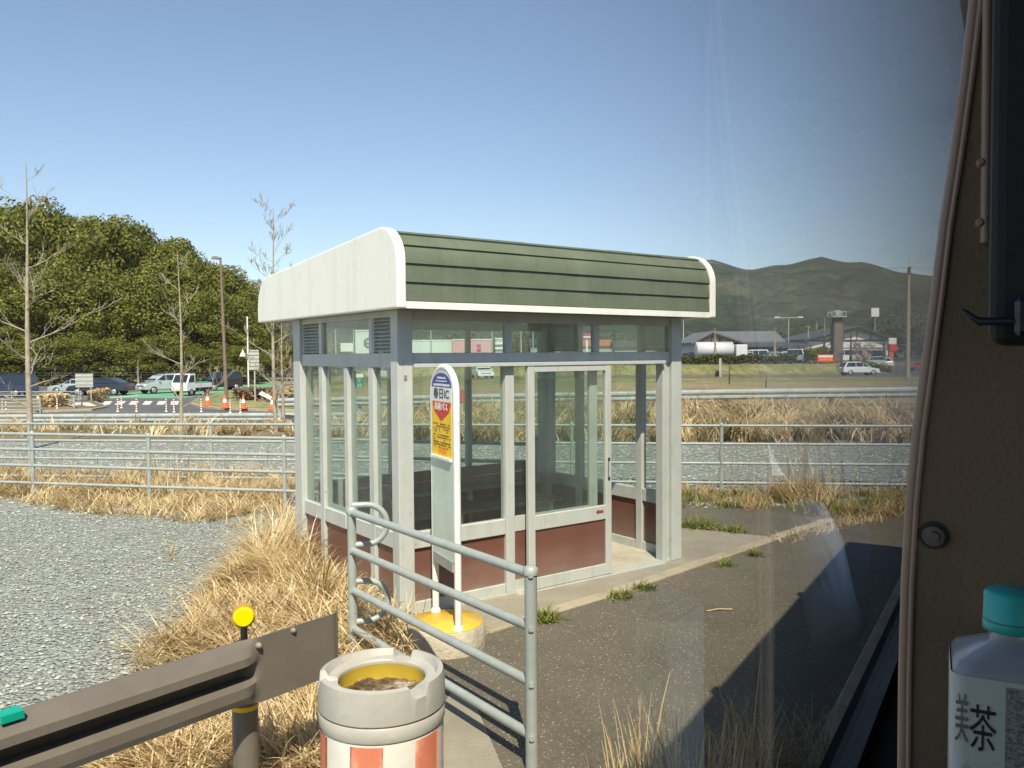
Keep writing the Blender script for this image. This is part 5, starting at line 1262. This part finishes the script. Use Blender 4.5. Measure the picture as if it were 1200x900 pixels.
# marker post on the verge
mp = pole_thing('marker_post', 'grey ribbed marker post on the green verge', 'post', 844, 86); H = topz(844, 420, 86) - mp.location.z
MB().box(-.12, .12, -.06, .06, 0, H).build('post', M_polegrey, mp)
dk = pole_thing('cover_box', 'small dark hooded box at the foot of the ribbed post', 'box', 840.5, 85.8); MB().prism([(-.22, 0), (.2, 0), (.2, .65), (-.02, .75), (-.2, .4)], 'y', -.12, .12).build('box', M_black, dk)
# stone pylon
py_ = pole_thing('stone_pylon', 'tall square grey stone pylon with a lantern-like cap behind the white hatchback', 'pylon', 980.5, 109); H = topz(980, 372, 109) - py_.location.z
m = MB(); n_ = 9
for k in range(n_): m.box(-.62 + .02 * (k % 2), .62 - .02 * (k % 2), -.62, .62, H * .86 * k / n_ + .015, H * .86 * (k + 1) / n_)
t = NT('pylon_stone'); c = t.ramp(t.noise(3, 6, .7), [(.3, (.10, .085, .07)), (.7, (.27, .24, .20))]); t.col(c); t.rough(.9); M_stone2 = t.m
m.box(-.55, .0, -.70, -.62, .3, H * .8).build('shaft', M_stone2, py_)
MB().box(-.5, .5, -.5, .5, H * .86, H).build('neck', M_bark2, py_)
cp_ = MB(); cp_.box(-.95, .95, -.95, .95, H, H + .14)
for a in (-.85, -.42, 0, .42, .85): cp_.box(a - .04, a + .04, -.88, -.80, H + .14, H + .75); cp_.box(a - .04, a + .04, .80, .88, H + .14, H + .75)
cp_.box(-.9, .9, -.9, -.78, H + .7, H + .8).box(-.9, .9, .78, .9, H + .7, H + .8).box(-.35, .35, -.35, .35, H + .14, H + .95).build('cap', M_polegrey, py_)
# red banner
rb = pole_thing('red_banner', 'long red banner with yellow writing on the verge left of the pylon', 'banner', 967.5, 102); 
MB().box(-1.0, 1.0, -.02, .02, .25, 1.18).build('cloth', plain('banner_red', (.75, .05, .03), .6), rb)
for x in (-.98, .98): MB().tube([(x, .04, 0), (x, .04, 1.25)], .025, 6).build('pole', M_polegrey, rb)
text_mesh('lettering', 'お好み焼', .42, M_yel2, rb, Matrix.Translation((0, -.024, .55)) @ TM, .003)
MB().box(-.9, .9, -.025, -.021, .82, 1.08).build('white_stripe', M_plainwhite, rb)
# filling station sign
fs_ = pole_thing('filling_station_sign', 'white over red box sign on an orange post near the side road', 'sign', 1045.5, 122); H = topz(1045, 396, 122) - fs_.location.z
MB().box(-.55, .15, -.2, .2, 0, H - 2.0).build('post', plain('orange_post', (.55, .14, .06), .5), fs_)
MB().box(-.6, .55, -.25, .25, H - .95, H).build('upper_panel', M_plainwhite, fs_, bevel=.05); MB().box(-.6, .62, -.27, .27, H - 2.0, H - .97).build('lower_panel', M_red, fs_, bevel=.05)
# far lamps and poles
def far_lamp(label, px, Y, top, arms=True, group='distant street lamps', col_=None):
    t = pole_thing('distant_lamp', label, 'street lamp', px, Y, group); H = topz(px, top, Y) - t.location.z
    MB().tube([(0, 0, 0), (0, 0, H)], [.14, .08], 6).build('pole', M_polegrey, t)
    if arms: MB().box(-2.2, 2.2, -.05, .05, H - .12, H).build('arm', M_polegrey, t); MB().box(-2.6, -1.7, -.15, .15, H - .05, H + .12).build('lamp_head', M_plainwhite, t); MB().box(1.7, 2.6, -.15, .15, H - .05, H + .12).build('lamp_head', M_plainwhite, t)
far_lamp('double-armed white street lamp above the long grey roof', 924, 150, 372); far_lamp('slender lamp pole with a round head between the buildings', 957, 170, 378, False); far_lamp('short grey pole between the double lamp and the pylon', 947, 150, 382, False)
far_lamp('sign pole with a white square panel right of the pylon', 1025, 170, 366, False); far_lamp('utility pole left of the gabled tanker building', 801, 140, 376, False); far_lamp('utility pole seen through the transom glass behind the white hall', 505.5, 120, 383, False)
far_lamp('slim pole seen in the left transom pane', 394, 130, 380, False); far_lamp('second slim pole in the left transom pane, near the white signboard', 415, 130, 384, False); far_lamp('grey pole between the pink hall and the block with balconies', 577, 130, 384, False)
far_lamp('pole with crossing arms seen in the middle transom pane', 611, 125, 385); far_lamp('second pole with signal arm in the middle transom pane', 625, 125, 387, False)
sq = thing('square_sign', 'white square panel on a tall pole right of the pylon', 'sign', (X(1025, 169.7), 169.7, topz(1025, 366, 169.7))); MB().box(-.8, .8, -.1, .1, -.9, .9).build('panel', M_plainwhite, sq)

# ------------------------------------------------------------------ buildings
M_tile = plain('grey_roof_tile', (.17, .18, .19), .55, var=.15, sc=.5); M_dtile = plain('dark_roof_tile', (.075, .08, .09), .5, var=.15, sc=.5); M_plaster = plain('white_plaster', (.72, .70, .64), .8); M_timber = plain('dark_timber', (.045, .03, .022), .7)
M_redroof = plain('red_roof', (.40, .13, .07), .7); M_pinkw = plain('pink_wall', (.72, .40, .42), .7, var=.04); M_whitew = plain('pale_hall_wall', (.66, .72, .66), .7, var=.04); M_darkglass = plain('shop_glass', (.05, .06, .065), .2)
def bat(px, Y): return gat(px, Y)
def gable_house(label, px0, px1, pxa, eave, apex, Y, depth, walls=M_plaster, roofm=M_tile):
    b = bat(pxa, Y); t = thing('gabled_building', label, 'building', b)
    x0 = X(px0, Y) - b.x; x1 = X(px1, Y) - b.x; ze = topz(px0, eave, Y) - b.z; za = topz(pxa, apex, Y) - b.z; sl = (za - ze) / max(abs(x0), x1)
    ins = .8
    m = MB(); m.prism([(x0 + ins, 0), (x1 - ins, 0), (x1 - ins, ze + .1), (0, za - .5), (x0 + ins, ze + .1)], 'y', 0, depth).build('wall', walls, t)
    m = MB(); th_ = .28; m.prism([(x0, ze), (0, za), (x1, ze), (x1, ze + th_), (0, za + th_), (x0, ze + th_)], 'y', -1.0, depth + 1); r_ = m.build('roof', roofm, t)
    tb = MB(); tb.box(x0 + .9, x1 - .9, -.12, -.02, ze - .1, ze + .15)
    tb.prism([(x0 + .15, ze - .02), (0, za - .02), (x1 - .15, ze - .02), (x1 - .9, ze - .02), (0, za - .5), (x0 + .9, ze - .02)], 'y', -.95, -.80)
    for f in (-.5, -.25, 0, .25, .5): tb.box(f * (x1 - x0) * .6 - .07, f * (x1 - x0) * .6 + .07, -.10, -.03, ze + .15, ze + (za - ze) * (1 - abs(f) * 1.25) - .3)
    tb.build('timber_frame', M_timber, t); return t, x0, x1, ze, za
h1, a0, a1, ze, za = gable_house('white gabled building behind the tanker truck', 809, 872, 834, 403.5, 390, 128, 12)
MB().box(1.0, a1 - 1.2, -.03, -.005, .1, 2.2).build('shop_window', M_darkglass, h1)
def hall(name, label, px0, px1, top, Y, depth, mat, cat='building'):
    b = bat((px0 + px1) / 2, Y); t = thing(name, label, cat, b); x0 = X(px0, Y) - b.x; x1 = X(px1, Y) - b.x; z = topz((px0 + px1) / 2, top, Y) - b.z
    MB().box(x0, x1, 0, depth, -.5, z).build('wall', mat, t); MB().box(x0 - .1, x1 + .1, -.1, depth + .1, z, z + .25).build('roof_edge', M_plainwhite, t); return t, x0, x1, z
b2 = thing('long_roof_building', 'long building with a broad grey tiled roof behind the parked cars', 'building', bat(885, 145))
o_ = b2.location; x0, x1 = X(842, 145) - o_.x, X(921, 145) - o_.x; zt_ = topz(880, 387, 145) - o_.z; ze_ = topz(880, 400, 145) - o_.z; zl = topz(880, 405, 145) - o_.z
MB().prism([(0, ze_), (6, zt_), (12, ze_), (12, ze_ - .3), (6, zt_ - .3), (0, ze_ - .3)], 'x', x0, x1).build('upper_roof', M_tile, b2)
MB().add([(x0 + 3, -3.4, zl), (x1 + 3.5, -3.4, zl), (x1 + .2, .4, ze_ - .1), (x0 + 3, .4, ze_ - .1), (x0 + 3, -3.4, zl - .3), (x1 + 3.5, -3.4, zl - .3), (x1 + .2, .4, ze_ - .4), (x0 + 3, .4, ze_ - .4)], [(0, 1, 2, 3), (7, 6, 5, 4), (0, 4, 5, 1), (1, 5, 6, 2), (2, 6, 7, 3), (3, 7, 4, 0)]).build('lower_roof', M_dtile, b2)
MB().box(x0 + .5, x1 - .5, .6, 11.4, 0, ze_ - .2).build('wall', M_plaster, b2)
MB().box(x0 + 3.4, x1 + 2.5, -1.9, .55, .2, zl - .5).build('shop_front', M_darkglass, b2)
for k in range(8): MB().box(x0 + 3.4 + k * 2.0, x0 + 3.6 + k * 2.0, -2.1, -1.95, 0, zl - .2).build('pillar', M_timber, b2)
b3, a0, a1, ze, za = gable_house('large gabled timber-framed building with white arched front behind the pylon', 940, 1046, 1004, 399.5, 383.5, 150, 16, M_plaster, M_dtile)
MB().box(a0 - .5, a1 - .6, -3.6, -1.2, 2.2, 2.6).build('porch_roof', M_tile, b3); MB().box(a0 + 1.2, a1 - 1.6, -.8, -.13, .1, 2.1).build('shop_front', M_darkglass, b3)
MB().box(a1 - 7, a1 - 4.5, -.95, -.85, .6, 1.7).build('poster', M_red, b3)
hall('small_house', 'small low house with a red roof left of the gabled building', 797, 812, 401, 150, 6, M_redroof)
hw_, x0, x1, z = hall('white_hall', 'long pale hall seen through the transom glass on the left', 476, 530, 399.5, 190, 20, M_whitew)
hp, x0, x1, z = hall('pink_hall', 'pink windowless hall seen through the transom glass', 530.5, 576, 398.5, 189, 20, M_pinkw)
MB().box(X(559, 189) - hp.location.x, X(564, 189) - hp.location.x, -.15, -.02, z - 2.6, z - 1.0).build('sign_panel', plain('magenta', (.50, .05, .18), .5), hp)
text_mesh('lettering', 'ハロー', .6, M_plainwhite, hp, Matrix.Translation((X(561.5, 189) - hp.location.x, -.16, z - 1.8)) @ TM, .004, sx=.6)
ha, x0, x1, z = hall('apartment_block', 'grey block with stacked balconies right of the pink hall', 581, 593.5, 397.5, 170, 8, M_polegrey)
for k in range(4): MB().box(x0 - .05, x1 + .05, -.5, -.02, z - 1.1 - k * 1.0, z - .6 - k * 1.0).build('balcony', M_plainwhite, ha)
hc, x0, x1, z = hall('white_tower_building', 'tall pale building with a dark ring emblem seen through the left transom pane', 417, 436, 388, 180, 10, M_whitew)
rgm = MB(); n_ = 24; vs = []; fs = []
for k in range(n_):
    a = 2 * math.pi * k / n_
    for r_ in (1.15, .72): vs += [(1.55 - .4 + r_ * math.cos(a) * .95, -.12, z - 2.6 + r_ * math.sin(a))]
for k in range(n_): fs.append((2 * k, 2 * k + 1, (2 * k + 3) % (2 * n_), (2 * k + 2) % (2 * n_)))
rgm.add(vs, fs).build('ring_emblem', plain('emblem_grey', (.08, .12, .14), .5), hc).modifiers.new('th', 'SOLIDIFY').thickness = .06
MB().prism([(.3, z - 2.75), (2.0, z - 2.75), (2.0, z - 2.5), (.3, z - 2.5)], 'y', -.2, -.13).build('ring_bar', plain('emblem_grey', (.08, .12, .14), .5), hc)
wb = thing('billboard', 'plain white billboard on two posts left of the ring emblem building', 'billboard', bat(407.5, 150)); z = topz(407, 402, 150) - wb.location.z
MB().box(-1.2, 1.2, -.1, .1, z - 1.55, z).build('panel', M_plainwhite, wb)
for x in (-1.0, 1.0): MB().box(x - .07, x + .07, .1, .2, 0, z).build('post', M_polegrey, wb)
rs_g = thing('shop_sign', 'magenta sign on a white post seen through the right middle transom pane', 'sign', bat(688, 140)); z = topz(688, 391, 140) - rs_g.location.z
MB().box(-.85, .85, -.1, .1, z - 1.05, z).build('panel', plain('magenta', (.50, .05, .18), .5), rs_g, bevel=.05); MB().box(-.16, .16, -.05, .05, 0, z - 1.05).build('post', M_plainwhite, rs_g)
text_mesh('lettering', 'かつや', .55, M_plainwhite, rs_g, Matrix.Translation((0, -.11, z - .52)) @ TM, .004) if False else MB().box(-.6, .6, -.115, -.101, z - .7, z - .45).build('white_band', M_plainwhite, rs_g)
# green expressway signs on the verge, seen through the left panes
gs = thing('expressway_sign', 'green and white exit sign with the number 10, seen through the left panes', 'road sign', gat(421, 70)); z = topz(421, 442.5, 70) - gs.location.z
MB().box(-.35, .35, -.03, .03, z - 1.0, z).build('panel', plain('sign_green', (.0, .22, .12), .5), gs); MB().box(-.35, .35, -.03, .03, z + .01, z + .32).build('top_panel', M_plainwhite, gs)
text_mesh('lettering', '10', .5, M_plainwhite, gs, Matrix.Translation((0, -.032, z - .72)) @ TM, .003, sx=.9); text_mesh('lettering', 'ア', .4, M_plainwhite, gs, Matrix.Translation((0, -.032, z - .3)) @ TM, .003)
for x in (-.25, .25): MB().tube([(x, .05, 0), (x, .05, z)], .03, 6).build('post', M_polegrey, gs)
gs2 = thing('expressway_sign', 'narrow green and white sign right of the exit number sign, seen through the left panes', 'road sign', gat(441, 70)); z = topz(441, 442, 70) - gs2.location.z
MB().box(-.2, .2, -.03, .03, z - .9, z).build('panel', plain('sign_green', (.0, .22, .12), .5), gs2); MB().box(-.2, .2, -.03, .03, z + .01, z + .75).build('top_panel', M_plainwhite, gs2)
MB().tube([(0, .05, 0), (0, .05, z)], .03, 6).build('post', M_polegrey, gs2)
# red notice on the fence, seen through the shelter
rn = thing('red_notice', 'small faded red notice board on a thin stake behind the shelter', 'notice', gat(541, 24)); MB().box(-.10, .10, -.02, .0, .62, .98).build('panel', plain('faded_red', (.42, .09, .08), .6), rn); MB().box(-.02, .02, 0, .03, 0, .7).build('stake', M_polegrey, rn)
# village roofs at the foot of the hills
rgv = random.Random(12); k_ = 0
vl = [(640, 396), (663, 402), (700, 398), (722, 404), (735, 399), (748, 405), (930, 402), (1072, 412)]
for i, (px, tp_) in enumerate(vl):
    Y = 210 + 12 * (i % 4); lb = ['grey-roofed', 'brown-roofed', 'red-roofed', 'pale-roofed'][i % 4]
    b = bat(px, Y); t = thing('village_house', f'{lb} small village house below the hills, number {i + 1} from the left', 'house', b)
    where = ['seen in the middle transom pane', 'just left of the magenta sign post', 'seen right of the magenta sign', 'low in the right transom pane', 'behind the other houses in the right pane', 'at the right end of the transom glass', 'between the long roof and the far trees', 'beside the brown panel at the right edge']
    t['label'] = f'{lb} small village house {where[i]}'
    z = topz(px, tp_, Y) - b.z; w = rgv.uniform(3.2, 4.6)
    MB().box(-w, w, 0, 6, -.5, z - 1.6).build('wall', M_plaster if i % 2 else M_polegrey, t)
    MB().prism([(-.6, z - 1.7), (3, z), (6.6, z - 1.7), (6.6, z - 1.9), (3, z - .2), (-.6, z - 1.9)], 'x', -w - .5, w + .5).build('roof', [M_dtile, M_polebrown, M_redroof, M_tile][i % 4], t)

# ------------------------------------------------------------------ hills
RID = [(-900, 392), (-300, 380), (0, 372), (250, 360), (345, 352), (500, 336), (640, 322), (760, 308), (835, 304), (858, 311), (880, 316), (905, 311), (925, 309), (945, 304), (960, 300.5), (975, 304), (992, 307), (1010, 306), (1030, 312), (1050, 318), (1075, 322), (1100, 324), (1160, 330), (1300, 350), (1700, 380), (2400, 395)]
ra = np.array(RID, float)
def fbm(x, y, sc, seed, oc_=5):
    rs = np.random.RandomState(seed); v = 0; a = 1; s = 0
    for k in range(oc_):
        t1, t2 = rs.uniform(0, 6.28, 2); th_ = rs.uniform(0, 6.28, 3)
        u1 = x * math.cos(th_[0]) + y * math.sin(th_[0]); u2 = x * math.cos(th_[1]) + y * math.sin(th_[1])
        v = v + a * (np.abs(np.sin(u1 * sc * 3.1 + t1 + 1.3 * np.sin(u2 * sc * 1.7 + t2))) * 2 - 1); s += a; a *= .5; sc *= 2.05
    return v / s
ys = np.concatenate([np.linspace(700, 1300, 40), np.linspace(1310, 2350, 190), np.linspace(2380, 2900, 20)]); ks = np.linspace(-1.6, 2.0, 520)
K, Yg = np.meshgrid(ks, ys); Xg = K * Yg; PX = 600 + F * K
RH = np.interp(PX, ra[:, 0], ra[:, 1]); Hr = EYE + (415.9 - .007 * (PX - 600) - RH) / F * 2300
s = .15 * sm(800, 1700, Yg) + .85 * np.clip((Yg - 1500) / 800, 0, 1) ** .85
nz = fbm(Xg, Yg, .0011, 4)
Z = Hr * s * (1 + .0 * nz) + nz * 60 * np.sin(np.clip((Yg - 700) / 1600, 0, 1) * np.pi) - 3
back = np.clip((Yg - 2300) / 600, 0, 1); Z = Z * (1 - .6 * back)
# nearer dark spur at the right
SP = np.interp(PX, [960, 1010, 1060, 1100, 1300], [412, 380, 350, 338, 330]); Hs = EYE + (412.5 - SP) / F * 1150
Z = np.maximum(Z, Hs * np.exp(-((Yg - 1150) / 230.) ** 2) + 6 * fbm(Xg, Yg, .004, 9) - 4)
Z = Z + 9 * fbm(Xg, Yg, .008, 7) * np.minimum(s * 3, 1) * np.clip((2330 - Yg) / 200, .25, 1); Z[0] = -6
V = np.stack([Xg, Yg, Z], -1).reshape(-1, 3); a_, b_ = Yg.shape; I = np.arange(a_ * b_).reshape(a_, b_)
t = NT('hill_forest'); n1 = t.noise(.0035, 8, .65); c = t.ramp(n1, [(.38, (.05, .095, .038)), (.49, (.085, .135, .05)), (.56, (.15, .165, .08)), (.66, (.26, .25, .15))])
c = t.mix(t.ramp(t.noise(.045, 6, .85), [(.46, 0), (.54, .85)]), c, (.026, .045, .018)); c = t.mix(t.ramp(t.noise(.014, 6, .75), [(.50, 0), (.60, .75)]), c, (.21, .21, .12)); c = t.mix(t.ramp(t.noise(.006, 3, .5), [(.5, 0), (.56, .7)]), c, (.035, .055, .022))
t.col(c); t.rough(.95); t.b.inputs['Specular IOR Level'].default_value = .1; t.bump(t.noise(.05, 7, .85), 22); 
o = mesh_np('hills', V, np.stack([I[:-1, :-1], I[:-1, 1:], I[1:, 1:], I[1:, :-1]], -1).reshape(-1, 4), t.m, smooth=True); tag(o, kind='structure')
# ------------------------------------------------------------------ haze
hz = MB().box(-6500, 8500, -60, 3100, -12, 480).build('haze', (lambda: None)() or bpy.data.materials.new('haze_air')); tag(hz, 'thin pale daylight haze over the valley', 'haze', None, 'stuff')
hm = hz.data.materials[0]; hm.use_nodes = True; hn_ = hm.node_tree; hn_.nodes.remove(hn_.nodes['Principled BSDF']); pv = hn_.nodes.new('ShaderNodeVolumePrincipled')
pv.inputs['Color'].default_value = (.90, .95, 1, 1); pv.inputs['Density'].default_value = .00009; pv.inputs['Anisotropy'].default_value = -.15
hn_.links.new(pv.outputs[0], hn_.nodes['Material Output'].inputs['Volume'])
